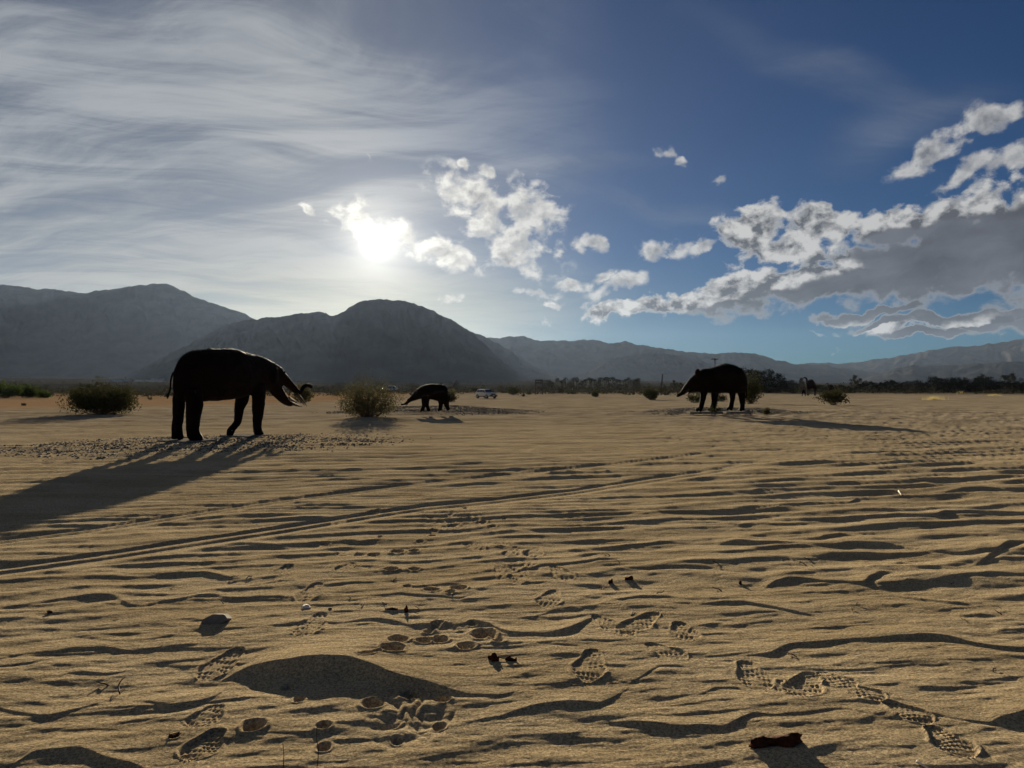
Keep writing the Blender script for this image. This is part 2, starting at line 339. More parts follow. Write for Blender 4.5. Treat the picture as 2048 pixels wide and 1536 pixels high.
def sheared_(X, Y, lx, ly, seed, k):
    h = np.zeros_like(X)
    for _ in range(3): h = fbm(X / lx, (Y + k * h) / ly, 3, seed, .5)
    return h
def relief(X, Y, fine=True):
    """height of the sand above the broad ground, for the region in front of the camera"""
    d = np.hypot(X, Y); Z = np.zeros_like(X)
    near = 1 - sst(d, 40, 75)
    # broad undulation
    Z += .020 * fbm(X / 2.6, Y / 1.9, 2, 3) * sst(d, 3, 9) + .017 * perlin(X / 1.5, Y / .9, 9)
    Z += .05 * perlin(X / 12, Y / 7, 21) * sst(d, 20, 40) * near
    right = sst(X / np.maximum(Y, .5), -.05, .45)          # taller, wider ripples on the right
    # shear: noise looked up at a displaced place makes the side facing the camera steep
    def sheared(lx, ly, amp, seed, k, ang=0.0, o=2):
        ca, sa = math.cos(ang), math.sin(ang); u = X * ca + Y * sa; v = -X * sa + Y * ca
        h = np.zeros_like(X)
        for _ in range(3): h = fbm(u / lx + .3 * v / ly * 0, (v + k * h) / ly, o, seed, .45)
        return amp * h
    # regular ripples with bent, forking crests
    warp = .30 * fbm(X / 2.6, Y / 1.0, 2, 31) + .9 * perlin(X / 7, Y / 3, 41) + (.10 + .28 * (1 - sst(d, 5, 9))) * perlin(X / .75, Y / .55, 51)
    tilt = .20 * X + .020 * np.maximum(X, 0) ** 2 * np.exp(-np.maximum(X, 0) / 14)
    def saw_(ph, a=.30, b=.46):                            # long hollow, then steep towards the camera, gentle on the sun side
        f = ph - np.floor(ph)
        return np.where(f < b, .25 * np.clip(f / a, 0, 1) ** 2 + .75 * sst(f, a - .02, b), 1 - sst(f, b, 1.0))
    jit = (.10 + .28 * (1 - sst(d, 5, 9))) * perlin(X / .75, Y / .55, 51)
    left = 1 - sst(right, .15, .75)
    mid = sst(d, 5.0, 8.5)
    m = np.clip(1.05 + .38 * perlin(X / 2.2, Y / .5, 61), .5, 1.3)
    Z += .0145 * saw_((Y - tilt) / .31 + warp * 1.2 + jit) * m * left * (.30 + .70 * mid) * (1 - .5 * sst(d, 16, 26)) * near
    m = np.clip(1.0 + .48 * perlin(X / 3.0, Y / .8, 63), .35, 1.3)
    Z += .0235 * saw_((Y - tilt) / .55 + warp * .8 + jit) * m * (1 - left) * (.15 + .85 * mid) * near
    w2 = .35 * fbm(X / 5, Y / 2.2, 2, 37) + .8 * perlin(X / 15, Y / 6, 47)
    Z += .0290 * saw_((Y - tilt * .8) / .62 + w2) * np.clip(1.0 + .4 * perlin(X / 4, Y / 1.3, 67), .4, 1.3) * sst(d, 10, 15) * (1 - .6 * sst(d, 30, 60)) * (1 - sst(d, 80, 100))
    Z += .040 * sheared_(X, Y, 9, 2.4, 77, .5) * sst(d, 26, 45) * (1 - sst(d, 85, 102))
    # broken ripples, two sizes
    Z += sheared(2.1, .36, .0060, 71, .12, R(13)) * (.5 + .5 * sst(d, 5, 9)) * near
    Z += sheared(2.6, .58, .015, 81, .16, R(19)) * (.05 + 1.0 * right) * near * sst(d, 5.2, 8.5)
    Z += sheared(.50, .15, .0062, 91, .05, R(8)) * near
    Z += sheared(.20, .08, .0030, 96, .02, R(8)) * (1 - sst(d, 8, 16))
    Z += .0012 * fbm(X / .07, Y / .05, 2, 95) * (1 - sst(d, 6, 14))
    if not fine: return Z
    # tyre tracks
    for pts, hw, seed in ((TRK_LO, .26, 5), (TRK_UP, .20, 6)):
        g = np.array([P(*p) for p in pts]); 
        o = np.argsort(g[:, 0]); g = g[o]
        yc = np.interp(X, g[:, 0], g[:, 1]); sl = np.interp(X, .5 * (g[1:, 0] + g[:-1, 0]), np.diff(g[:, 1]) / np.diff(g[:, 0]))
        t = (Y - yc) / np.sqrt(1 + sl ** 2) + .03 * perlin(X / 1.2, X * 0, seed)
        k = (1 - sst(np.abs(t), hw * .9, hw * 1.5)) * (1 - sst(X, 2, 7)) * (np.abs(t) < hw * 2)
        q1 = np.clip((hw - t) / hw, 0, 1); q2 = np.clip(-t / hw, 0, 1)      # two ruts, each dropping at its far edge
        prof = -.024 * sst(q1, 0, .16) * (1 - sst(q1, .16, 1)) * (t > 0) - .019 * sst(q2, 0, .16) * (1 - sst(q2, .16, 1)) * (t <= 0) \
               + .007 * np.exp(-((np.abs(t) - hw * 1.1) / .05) ** 2) + .0032 * np.sin(t * 2 * np.pi / .062) * (np.abs(t) < hw) * (1 - sst(d, 6, 10))
        prof *= (.85 + .25 * perlin(X / 1.5, X * 0 + 3, seed + 2))
        Z = Z * (1 - .85 * k) + prof * k
    # traced crests
    far = (d < 30)
    for ci, c in enumerate(CRESTS):
        gx, gy, gh = [], [], []
        for i, (px, py, t) in enumerate(c):
            v = py - HZ; H = F * CH * (t * .92) / (v * v) * .135; x, y = P(px, py, H * .9)
            if gx and x <= gx[-1] + .004: x = gx[-1] + .004
            gx.append(x); gy.append(y); gh.append(H)
        gx, gy, gh = map(np.array, (gx, gy, gh))
        Hm = gh.max()
        if Hm <= 0: continue
        wl = .14 + 6.5 * Hm; sl = 1.55
        M = far & (X > gx[0]) & (X < gx[-1]) & (Y > gy.min() - .8) & (Y < gy.max() + wl * 1.3)
        if not M.any(): continue
        xs, ys = X[M], Y[M]
        # smooth interpolation along x
        tt = np.linspace(gx[0], gx[-1], 400); k = np.ones(15) / 15
        cy = np.convolve(np.pad(np.interp(tt, gx, gy), 7, 'edge'), k, 'valid'); chh = np.convolve(np.pad(np.interp(tt, gx, gh), 7, 'edge'), k, 'valid')
        yc = np.interp(xs, tt, cy) + .010 * perlin(xs / .13, xs * 0 + ci, 7) + .028 * perlin(xs / .35, xs * 0 + ci, 8)
        H = np.interp(xs, tt, chh) * (.92 + .25 * perlin(xs / .3, xs * 0 + ci, 9))
        e = ys - yc; lee = sl * H + .008
        up = np.clip(1 - e / wl, 0, 1) ** 1.6; dn = .64 * sst(e, -lee, .004) + .36 * np.exp(np.minimum(e, 0) / (.10 + 3.0 * H))
        z0 = Z[M]; supp = np.where(e > 0, np.clip(1 - e / (wl * .5), 0, 1), sst(e, -lee * 3.0, 0)) * np.clip(H / .012, 0, 1)
        Z[M] = z0 * (1 - .7 * supp) + H * np.where(e > 0, up, dn) - .22 * H * np.exp(-((e + lee * 1.6) / (lee * 1.3 + .02)) ** 2)
    # shoe prints with lugged soles
    for i, (a, b) in enumerate(SHOES):
        ra = .5 * math.sin(i * 2.3)
        A = np.array(P(*a)); B = np.array(P(*b)); L = np.linalg.norm(B - A); L2 = max(L, .26); C = (A + B) / 2; t = (B - A) / max(L, 1e-6)
        L2 = min(L2, .52); Wd = .062 + .035 * min(1, L2 / .4)
        M = (np.abs(X - C[0]) < L2) & (np.abs(Y - C[1]) < L2)
        if not M.any(): continue
        u = (X[M] - C[0]) * t[0] + (Y[M] - C[1]) * t[1]; v = -(X[M] - C[0]) * t[1] + (Y[M] - C[1]) * t[0]
        s = u / (L2 / 2); wd = Wd * (.80 + .20 * np.cos((s - .35) * 3.3)) * np.sqrt(np.clip(1.02 - s ** 4, 0.02, 1))
        q = np.abs(v) / wd; ins = (1 - sst(q, .86, 1.0)) * (np.abs(s) < 1)
        n = perlin(u * 8, v * 8, 100 + i)
        wx = (X[M] - C[0]) + ra * .35 * (Y[M] - C[1]); wy = (Y[M] - C[1]) - ra * .2 * (X[M] - C[0])
        kx = .0058 * A[1] + .002; ky = .0026 * A[1] ** 2
        gy = wy / ky + .6 * n; row = np.floor(gy); gx = wx / kx + .5 * (row % 2) + .5 * n
        pit = np.clip(1 - ((gx - np.floor(gx) - .5) / .42) ** 2 - ((gy - row - .5) / .42) ** 2, 0, 1)
        lug = -1.1 * pit * np.clip(.6 + 1.3 * perlin(u * 12, v * 12, 130 + i), .1, 1.2) + .3
        z = -.007 - .003 * n * 2 + .0075 * lug - .006 * sst(s, .4, 1) - .003 * sst(-s, .4, 1)
        rim = .0045 * (1 + n) * np.exp(-((q - 1.12) / .14) ** 2) * (np.abs(s) < 1.08)
        avg = float(np.median(Z[M][ins > .5])) if (ins > .5).any() else 0
        Z[M] = Z[M] * (1 - .75 * ins) + (avg * .75 + z) * ins + rim * (1 - ins)
    # round prints and scuffs
    for i, (px, py, r) in enumerate(HOLES):
        cx, cy = P(px, py); r_ = r / F * cy * 1.10; ry = r_ * (1.25 + .2 * math.sin(i))
        M = (np.abs(X - cx) < r_ * 3) & (np.abs(Y - cy) < ry * 3)
        if not M.any(): continue
        q = np.sqrt(((X[M] - cx) / r_) ** 2 + ((Y[M] - cy) / ry) ** 2) * (1 + .12 * perlin(X[M] * 14, Y[M] * 14, i))
        Z[M] += -.9 * r_ * (1 - sst(q, .35, 1.05)) + .13 * r_ * np.exp(-((q - 1.22) / .20) ** 2)
    for px, py, rx, ry, am in ((822, 1430, 105, 62, .75), (905, 1042, 75, 22, .6), (1030, 1140, 60, 26, .5), (880, 1262, 60, 26, .35)):
        cx, cy = P(px, py); a_, b_ = rx / F * cy, F * CH / (py - HZ - ry) - cy
        q = 1 - np.hypot((X - cx) / a_, (Y - cy) / b_); M = q > 0
        xs, ys = X[M], Y[M]; n1 = perlin(xs / .085 + 1.5 * perlin(xs / .2, ys / .3, 141), ys / .16, 142); n2 = perlin(xs / .05, ys / .09, 143)
        Z[M] += am * sst(q[M], 0, .45) * (.030 * (np.abs(n1) ** .7) - .022 + .008 * n2)
    for a, b, wpx, dep in TROUGHS:
        A = np.array(P(*a)); B = np.array(P(*b)); ab = B - A
        wd = wpx / F * A[1] * 1.2; C = (A + B) / 2; rr = np.linalg.norm(ab) / 2 + wd * 3
        M = (np.abs(X - C[0]) < rr) & (np.abs(Y - C[1]) < rr)
        if not M.any(): continue
        u = np.clip(((X[M] - A[0]) * ab[0] + (Y[M] - A[1]) * ab[1]) / (ab @ ab), 0, 1)
        q = np.hypot(X[M] - A[0] - u * ab[0], Y[M] - A[1] - u * ab[1]) / wd * (1 + .2 * perlin(X[M] * 16, Y[M] * 16, 33))
        Z[M] += -dep * (1 - sst(q, .2, 1)) + dep * .45 * np.exp(-((q - 1.3) / .3) ** 2)
    return Z
def ground_height(x, y):
    X = np.array([float(x)]); Y = np.array([float(y)])
    return float(base_z(X, Y)[0] + mound_z(X, Y)[0] + relief(X, Y)[0] * (1 if y > 0 else 0))

# ------------------------------------------------------------------ materials
def mat(name, col, rough=.8, metal=0.0, nscale=0, namp=.25, bump=0, bscale=None, spec=.3, detail=5, coat=0):
    m = bpy.data.materials.new(name); m.use_nodes = True; t = NT(m.node_tree)
    b = t.n('ShaderNodeBsdfPrincipled'); o = t.n('ShaderNodeOutputMaterial'); t.link(b.outputs[0], o.inputs[0])
    b.inputs['Roughness'].default_value = rough; b.inputs['Metallic'].default_value = metal
    b.inputs['Specular IOR Level'].default_value = spec
    if coat: b.inputs['Coat Weight'].default_value = coat
    if nscale:
        pos = t.n('ShaderNodeTexCoord').outputs['Object']
        f = t.noise(pos, nscale, detail, .6)
        k = t.rng(f, .3, .7, 1 - namp, 1 + namp)
        t.link(t.vm('SCALE', tuple(col), scale=k), b.inputs['Base Color'])
        if bump:
            bp = t.n('ShaderNodeBump'); bp.inputs['Strength'].default_value = bump; bp.inputs['Distance'].default_value = .01
            t.link(t.noise(pos, bscale or nscale * 3, 5, .6), bp.inputs['Height']); t.link(bp.outputs[0], b.inputs['Normal'])
    else:
        b.inputs['Base Color'].default_value = tuple(col) + (1,)
    return m
def leafmat(name, col, var=.35, trans=.35):
    m = bpy.data.materials.new(name); m.use_nodes = True; t = NT(m.node_tree)
    pos = t.n('ShaderNodeTexCoord').outputs['Object']
    f = t.noise(pos, 9, 3, .6); k = t.rng(f, .3, .7, 1 - var, 1 + var)
    c = t.vm('SCALE', tuple(col), scale=k)
    d = t.n('ShaderNodeBsdfDiffuse'); t.link(c, d.inputs[0])
    tr = t.n('ShaderNodeBsdfTranslucent'); t.link(c, tr.inputs[0])
    mx = t.n('ShaderNodeMixShader'); mx.inputs[0].default_value = trans
    t.link(d.outputs[0], mx.inputs[1]); t.link(tr.outputs[0], mx.inputs[2])
    o = t.n('ShaderNodeOutputMaterial'); t.link(mx.outputs[0], o.inputs[0]); return m

def sand_material():
    m = bpy.data.materials.new('wind_rippled_sand'); m.use_nodes = True; t = NT(m.node_tree)
    pos = t.n('ShaderNodeTexCoord').outputs['Object']
    sp = t.n('ShaderNodeSeparateXYZ'); t.link(pos, sp.inputs[0])
    dist = t.vm('LENGTH', t.xyz(sp.outputs[0], sp.outputs[1], 0.0))
    patch = t.noise(t.mapping(pos, scale=(2.2, 1, 1)), 1.3, 6, .6)
    col = t.mix(t.rng(patch, .32, .68), (.42, .322, .190), (.54, .425, .262))
    grain = t.noise(pos, 75, 4, .8)
    col = t.mix(1.0, col, t.vm('SCALE', (1, 1, 1), scale=t.rng(grain, .32, .68, .45, 1.55)), 'MULTIPLY')
    g2 = t.noise(pos, 420, 1, .5)
    col = t.mix(t.rng(g2, .66, .74, 0, .8), col, (.09, .070, .05))
    col = t.mix(t.rng(g2, .27, .33, .55, 0), col, (.70, .62, .48))
    # crusted flats further out: patches also paint in ripple shade and plate glints
    crust_shade = t.noise(t.mapping(pos, scale=(1.5, 1, 1)), .55, 8, .70)
    dark = t.noise(t.mapping(pos, scale=(2.0, 1, 1), loc=(9, 3, 0)), .09, 6, .6)
    ff = t.rng(dist, 16, 42)
    c_f = t.mix(t.rng(crust_shade, .38, .60), (.205, .167, .118), (.405, .335, .240))
    c_f = t.mix(t.rng(crust_shade, .635, .68, 0, .85), c_f, (.62, .54, .42))
    c_f = t.mix(t.rng(dark, .52, .66, 0, .35), c_f, (.17, .128, .082))
    col = t.mix(t.m('MULTIPLY', ff, .85), col, c_f)
    # reddish bare ground on the far left
    red = t.m('MULTIPLY', t.rng(sp.outputs[0], -20, -34), t.rng(dist, 55, 80))
    col = t.mix(t.m('MULTIPLY', red, .6), col, (.34, .19, .085))
    # valley floor with thin scrub
    vf = t.noise(t.mapping(pos, scale=(3, 1, 1)), .010, 7, .65)
    c_v = t.mix(t.rng(vf, .38, .60), (.026, .024, .017), (.060, .050, .036))
    col = t.mix(t.rng(dist, 190, 330), col, c_v)
    b = t.n('ShaderNodeBsdfDiffuse'); t.link(col, b.inputs['Color']); b.inputs['Roughness'].default_value = .3
    bp = t.n('ShaderNodeBump'); bp.inputs['Distance'].default_value = .016
    t.put(bp.inputs['Strength'], t.rng(dist, 8, 40, .9, .25))
    hh = t.m('ADD', t.noise(pos, 62, 5, .8), t.m('MULTIPLY', t.noise(t.mapping(pos, scale=(1.6, 1, 1)), 26, 3, .6), 1.0))
    t.link(hh, bp.inputs['Height'])
    bp2 = t.n('ShaderNodeBump'); bp2.inputs['Distance'].default_value = .09
    t.put(bp2.inputs['Strength'], t.rng(dist, 18, 50, 0, .9))
    t.link(t.noise(t.mapping(pos, scale=(1.6, 1, 1)), 1.6, 8, .72), bp2.inputs['Height']); t.link(bp.outputs[0], bp2.inputs['Normal'])
    t.link(bp2.outputs[0], b.inputs['Normal'])
    o = t.n('ShaderNodeOutputMaterial'); t.link(b.outputs[0], o.inputs[0]); return m
def rock_material(name, c1, c2, sc):
    m = bpy.data.materials.new(name); m.use_nodes = True; t = NT(m.node_tree)
    pos = t.n('ShaderNodeTexCoord').outputs['Object']
    f = t.noise(t.mapping(pos, scale=(1, 1, .5)), sc, 8, .65)
    f2 = t.noise(pos, sc * 14, 4, .7)
    col = t.mix(t.rng(f, .35, .65), c1, c2)
    col = t.mix(t.rng(f2, .60, .70, 0, .55), col, (.055, .05, .035))
    b = t.n('ShaderNodeBsdfPrincipled'); t.link(col, b.inputs['Base Color']); b.inputs['Roughness'].default_value = .95
    b.inputs['Specular IOR Level'].default_value = 0
    bp = t.n('ShaderNodeBump'); bp.inputs['Distance'].default_value = 8; bp.inputs['Strength'].default_value = .35
    t.link(t.noise(pos, sc * 5, 7, .65), bp.inputs['Height']); t.link(bp.outputs[0], b.inputs['Normal'])
    o = t.n('ShaderNodeOutputMaterial'); t.link(b.outputs[0], o.inputs[0]); return m
M_SAND = sand_material()
M_ROCK = rock_material('bare_desert_rock', (.045, .038, .034), (.066, .055, .047), .008)
M_ROCK2 = rock_material('far_desert_rock', (.030, .028, .027), (.045, .040, .037), .005)
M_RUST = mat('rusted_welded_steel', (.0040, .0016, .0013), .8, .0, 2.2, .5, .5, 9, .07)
M_TUSK = mat('dark_steel_tusk', (.012, .008, .006), .5, .0, 6, .3)
M_SLAB = mat('weathered_concrete', (.20, .185, .165), .95, 0, 6, .2, .4, 40, .0)
M_GRAV = mat('grey_gravel', (.15, .13, .108), .95, 0, 40, .5, .4, 90)
M_LEAF = leafmat('creosote_leaf', (.085, .080, .042), .45, .25)
M_LEAFD = leafmat('dark_shrub_leaf', (.050, .052, .024), .35, .2)
M_LEAFG = leafmat('bright_green_leaf', (.050, .075, .016), .4, .3)
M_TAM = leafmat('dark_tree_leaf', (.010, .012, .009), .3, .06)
M_SCRUB = leafmat('far_scrub_leaf', (.032, .031, .021), .4, .2)
M_PALM = leafmat('palm_frond', (.045, .050, .028), .3, .2)
M_DRYG = leafmat('dry_grass_blade', (.36, .30, .13), .3, .4)
M_STEM = mat('grey_brown_stem', (.11, .085, .06), .9, 0, 12, .3)
M_WOOD = mat('dark_weathered_timber', (.022, .016, .012), .85, 0, 8, .35)
M_STONE = mat('pale_flat_stone', (.20, .185, .16), .95, 0, 9, .25, .6, 60)
M_PEB = mat('white_pebble', (.62, .60, .54), .7, 0, 20, .2)
M_BARK = mat('dark_red_dry_leaf', (.055, .020, .012), .9, 0, 30, .5, .8, 70, .08)
M_TWIG = mat('dark_twig', (.050, .032, .020), .85, 0, 30, .3)
M_WSTK = mat('bleached_stick', (.62, .57, .48), .8, 0, 30, .2)
M_CARP = mat('silver_white_paint', (.66, .66, .65), .35, .0, 0, spec=.5, coat=.6)
M_GLASS = mat('dark_car_glass', (.012, .014, .016), .08, 0, 0, spec=.6)
M_TYRE = mat('black_rubber', (.016, .016, .017), .8)
M_RIM = mat('grey_alloy', (.28, .28, .29), .35, .8)
M_TRIM = mat('black_plastic_trim', (.018, .018, .019), .6)
M_LAMP = mat('clear_headlight', (.75, .77, .80), .1, 0, 0, spec=.7)
M_RLAMP = mat('red_tail_light', (.30, .012, .010), .2)
M_WHITE = mat('white_wall_paint', (.74, .73, .70), .8, 0, 3, .08)
M_ROOF = mat('brown_roof', (.14, .10, .075), .85)

# ------------------------------------------------------------------ ground sheet
def build_ground():
    v = [1250, 1150, 1060, 980, 910]
    q = 860.0
    while q > 24: v.append(q); q -= (1.05 if q > 420 else (1.25 if q > 110 else .95))
    d = [F * CH / a for a in v]
    far = np.geomspace(d[-1], 9500, 120)[1:]
    d = np.array([.35, .8, 1.3] + d + list(far))
    A = np.concatenate([np.linspace(-64, -36, 116)[:-1], np.linspace(-36, 36, 980), np.linspace(36, 64, 116)[1:], np.linspace(64, 296, 60)[1:-1]]) * math.pi / 180
    nr, nc = len(d), len(A)
    AA, DD = np.meshgrid(A, d); X = DD * np.sin(AA); Y = DD * np.cos(AA)
    Z = base_z(X, Y) + mound_z(X, Y)
    front = (DD > 1.9) & (DD < 104)
    rows = np.where((d > 1.9) & (d < 104))[0]; r0, r1 = rows[0], rows[-1] + 1
    cols = 980 + 115 * 2
    # the whole sheet gets the ripples; the traced marks lie only in front
    Xs, Ys = X[r0:r1, :cols], Y[r0:r1, :cols]
    Zr = relief(Xs.ravel().astype(np.float64), Ys.ravel().astype(np.float64)).reshape(Xs.shape)
    fade = (1 - mound_z(Xs, Ys) / .5 * .6) * (1 - sst(np.abs(AA[r0:r1, :cols]), R(54), R(63.5)))
    Z[r0:r1, :cols] += Zr * fade
    Z += .9 * fbm(X / 160, Y / 160, 3, 201) * sst(DD, 250, 700)
    V = np.stack([X, Y, Z], -1).reshape(-1, 3)
    I = np.arange(nr * nc).reshape(nr, nc); J = np.roll(I, -1, 1)
    Q = np.stack([I[:-1], I[1:], J[1:], J[:-1]], -1).reshape(-1, 4)
    Q = Q[:, ::1]
    me = mesh_np('sand_ground', V, Q)
    # close the centre
    bm = bmesh.new(); c = [bm.verts.new(V[i]) for i in range(nc)]; 
    o = link('sand_ground', me, M_SAND, None, True, kind='structure')
    bm.free()
    cen = np.vstack([V[:nc], [[0, 0, 0]]]); T = np.array([[i, (i + 1) % nc, nc] for i in range(nc)])
    me2 = mesh_np('sand_ground_under_camera', cen, T)
    # join the small cap into the same sheet
    bm = bmesh.new(); bm.from_mesh(me2); bm.free()
    cap = bpy.data.objects.new('cap', me2); COL.objects.link(cap); me2.materials.append(M_SAND); me2.shade_smooth()
    with bpy.context.temp_override(active_object=o, selected_editable_objects=[o, cap], object=o, selected_objects=[o, cap]):
        bpy.ops.object.join()
    return o
ground = build_ground()

# ------------------------------------------------------------------ mountains
def mountain(name, sil, dist, depth, mt, label_seed, front=.55, rough=.065, nx=360, ny=70, gl=60.0):
    px = np.array([p[0] for p in sil], float); py = np.array([p[1] for p in sil], float)
    s = np.linspace(px[0], px[-1], nx); top = np.interp(s, px, py)
    k = np.array([.25, .5, .25]); top = np.convolve(np.pad(top, 1, 'edge'), k, 'valid')
    top += 2.2 * fbm(s / 20, s * 0, 4, label_seed + 9, .55)
    az_ = np.arctan2(s - 1024, F); D0 = dist * (1 + .05 * perlin(s / 260, s * 0, label_seed))
    tt = np.concatenate([np.linspace(-1, 0, int(ny * .72)), np.linspace(0, 1, ny - int(ny * .72) + 1)[1:]])
    SS, TT = np.meshgrid(s, tt); D0g = np.broadcast_to(D0, SS.shape)
    DD = D0g + TT * depth; AZ = np.arctan2(SS - 1024, F)
    Y = DD; X = (SS - 1024) / F * DD
    ridge = CH + (HZ - np.broadcast_to(top, SS.shape)) / F * D0g
    bz = base_z(X, Y) - 6
    a = np.abs(TT)
    prof = (1 - a) ** 1.0 * front + (1 - a ** 1.6) * (1 - front)
    g = np.abs(fbm(SS / gl + .6 * fbm(SS / 120, TT * 2, 2, label_seed + 2), TT * 1.3, 4, label_seed + 3, .55))
    g2 = fbm(SS / (gl * .5), TT * 5, 3, label_seed + 5)
    e = np.sin(np.pi * np.clip(a, 0, 1)) ** .7
    H = np.maximum(ridge - bz, 0)
    Z = bz + H * prof * (1 - e * rough * 3.2 * (1 - np.clip(g * 1.6, 0, 1))) + H * e * rough * .35 * g2
    V = np.stack([X, Y, Z], -1).reshape(-1, 3); I = np.arange(V.shape[0]).reshape(SS.shape)
    Q = np.stack([I[:-1, :-1], I[:-1, 1:], I[1:, 1:], I[1:, :-1]], -1).reshape(-1, 4)
    return link(name, mesh_np(name, V, Q), mt, None, True, kind='structure')
mountain('left_mountain', [(-900,600),(-650,560),(-400,530),(-200,548),(-90,560),(0,570),(30,571),(60,576),(80,580),(100,577),(130,581),(170,587),(200,580),(220,579),(260,572),(300,569),(335,567),(360,579),(400,598),(440,611),(475,622),(510,638),(600,690),(700,735),(770,762)], 4300, 1100, M_ROCK, 300)
mountain('central_mountain', [(170,768),(200,762),(240,751),(280,736),(330,712),(380,688),(420,664),(450,650),(480,643),(530,636),(580,630),(620,626),(645,624),(663,632),(690,621),(702,611),(725,602),(755,597),(780,601),(812,603),(845,612),(880,629),(915,645),(950,671),(980,699),(1010,728),(1040,748),(1075,766)], 2700, 700, M_ROCK, 320, gl=45)
mountain('canyon_spur_mountain', [(860,640),(920,655),(965,671),(1000,690),(1040,715),(1080,737),(1115,754),(1160,768)], 3500, 600, M_ROCK, 340)
mountain('middle_mountain_range', [(820,700),(900,690),(950,682),(975,674),(995,678),(1020,672),(1050,673),(1080,683),(1110,680),(1140,683),(1170,679),(1200,682),(1220,687),(1250,683),(1290,692),(1330,697),(1370,703),(1420,707),(1470,705),(1510,707),(1550,719),(1590,728),(1640,729),(1680,736),(1730,741),(1770,751),(1810,762),(1850,774)], 5200, 1100, M_ROCK2, 360)
mountain('foothill_ridge', [(1090,775),(1130,766),(1160,752),(1190,733),(1220,716),(1260,711),(1300,706),(1340,710),(1370,713),(1400,720),(1450,736),(1500,748),(1560,757),(1620,768)], 3900, 550, M_ROCK2, 380, gl=40)
mountain('right_middle_hills', [(1700,768),(1740,752),(1780,740),(1820,731),(1870,732),(1930,729),(1980,725),(2048,722),(2150,718),(2300,722),(2500,740),(2700,765)], 4600, 900, M_ROCK2, 400)
mountain('right_far_mountains', [(1560,735),(1600,729),(1640,725),(1680,727),(1730,722),(1780,715),(1820,709),(1860,700),(1900,695),(1960,690),(2010,684),(2048,676),(2120,665),(2250,655),(2400,670),(2600,720),(2750,760)], 7400, 1500, M_ROCK2, 420)

# ------------------------------------------------------------------ haze: one closed box of even, pale air
def box_bm(x0, x1, y0, y1, z0, z1):
    bm = bmesh.new(); bmesh.ops.create_cube(bm, size=1)
    for v in bm.verts: v.co = Vector(((x0 + x1) / 2 + v.co.x * (x1 - x0), (y0 + y1) / 2 + v.co.y * (y1 - y0), (z0 + z1) / 2 + v.co.z * (z1 - z0)))
    return bm
def bm_obj(name, bm, m, parent=None, smooth=False, **kw):
    me = bpy.data.meshes.new(name); bm.to_mesh(me); bm.free(); return link(name, me, m, parent, smooth, **kw)
hm = bpy.data.materials.new('valley_haze'); hm.use_nodes = True; h = NT(hm.node_tree)
pv = h.n('ShaderNodeVolumePrincipled'); pv.inputs['Color'].default_value = (.48, .66, 1.0, 1)
pv.inputs['Density'].default_value = .0000120; pv.inputs['Anisotropy'].default_value = .45
ho = h.n('ShaderNodeOutputMaterial'); h.link(pv.outputs[0], ho.inputs['Volume'])
hz = bm_obj('haze', box_bm(-9700, 9700, -9700, 9700, -8, 640), hm, kind='stuff')

# ------------------------------------------------------------------ generic shape builders
def ring_pts(c, u, v, ru, rv, n, e=2.0):
    out = []
    for k in range(n):
        a = 2 * math.pi * k / n; ca, sa = math.cos(a), math.sin(a)
        p = 2 / e
        out.append(c + u * (ru * abs(ca) ** p * (1 if ca >= 0 else -1)) + v * (rv * abs(sa) ** p * (1 if sa >= 0 else -1)))
    return out
def loft(bm, rings):
    vs = [[bm.verts.new(p) for p in r] for r in rings]; n = len(rings[0])
    for a, b in zip(vs, vs[1:]):
        for k in range(n): bm.faces.new((a[k], a[(k + 1) % n], b[(k + 1) % n], b[k]))
    bm.faces.new(list(reversed(vs[0]))); bm.faces.new(vs[-1])
def tube(bm, pts, n=8, lat=None):
    """pts: (x,y,z,r) or (x,y,z,r,w)"""
    P3 = [Vector(p[:3]) for p in pts]; rings = []; up = Vector((0, 1, 0))
    for i, p in enumerate(pts):
        t = (P3[min(i + 1, len(P3) - 1)] - P3[max(i - 1, 0)]).normalized()
        u = t.cross(up)
        if u.length < 1e-3: u = t.cross(Vector((1, 0, 0)))
        u.normalize(); v = u.cross(t).normalized()
        rings.append(ring_pts(P3[i], u, v, p[3], p[4] if len(p) > 4 else p[3], n))
    loft(bm, rings)
def add_box(bm, x0, x1, y0, y1, z0, z1, bev=0):
    r = bmesh.ops.create_cube(bm, size=1)
    for v in r['verts']: v.co = Vector(((x0 + x1) / 2 + v.co.x * (x1 - x0), (y0 + y1) / 2 + v.co.y * (y1 - y0), (z0 + z1) / 2 + v.co.z * (z1 - z0)))
    if bev:
        es = list({e for v in r['verts'] for e in v.link_edges})
        bmesh.ops.bevel(bm, geom=es, offset=bev, segments=2, affect='EDGES')
def dense(pts, k=4):
    """catmull-rom through control rows"""
    a = np.array([list(p) for p in pts], float); out = []
    n = len(a)
    for i in range(n - 1):
        p0, p1, p2, p3 = a[max(i - 1, 0)], a[i], a[i + 1], a[min(i + 2, n - 1)]
        for j in range(k):
            t = j / k; out.append(.5 * (2 * p1 + (p2 - p0) * t + (2 * p0 - 5 * p1 + 4 * p2 - p3) * t * t + (3 * p1 - p0 - 3 * p2 + p3) * t ** 3))
    out.append(a[-1]); return out

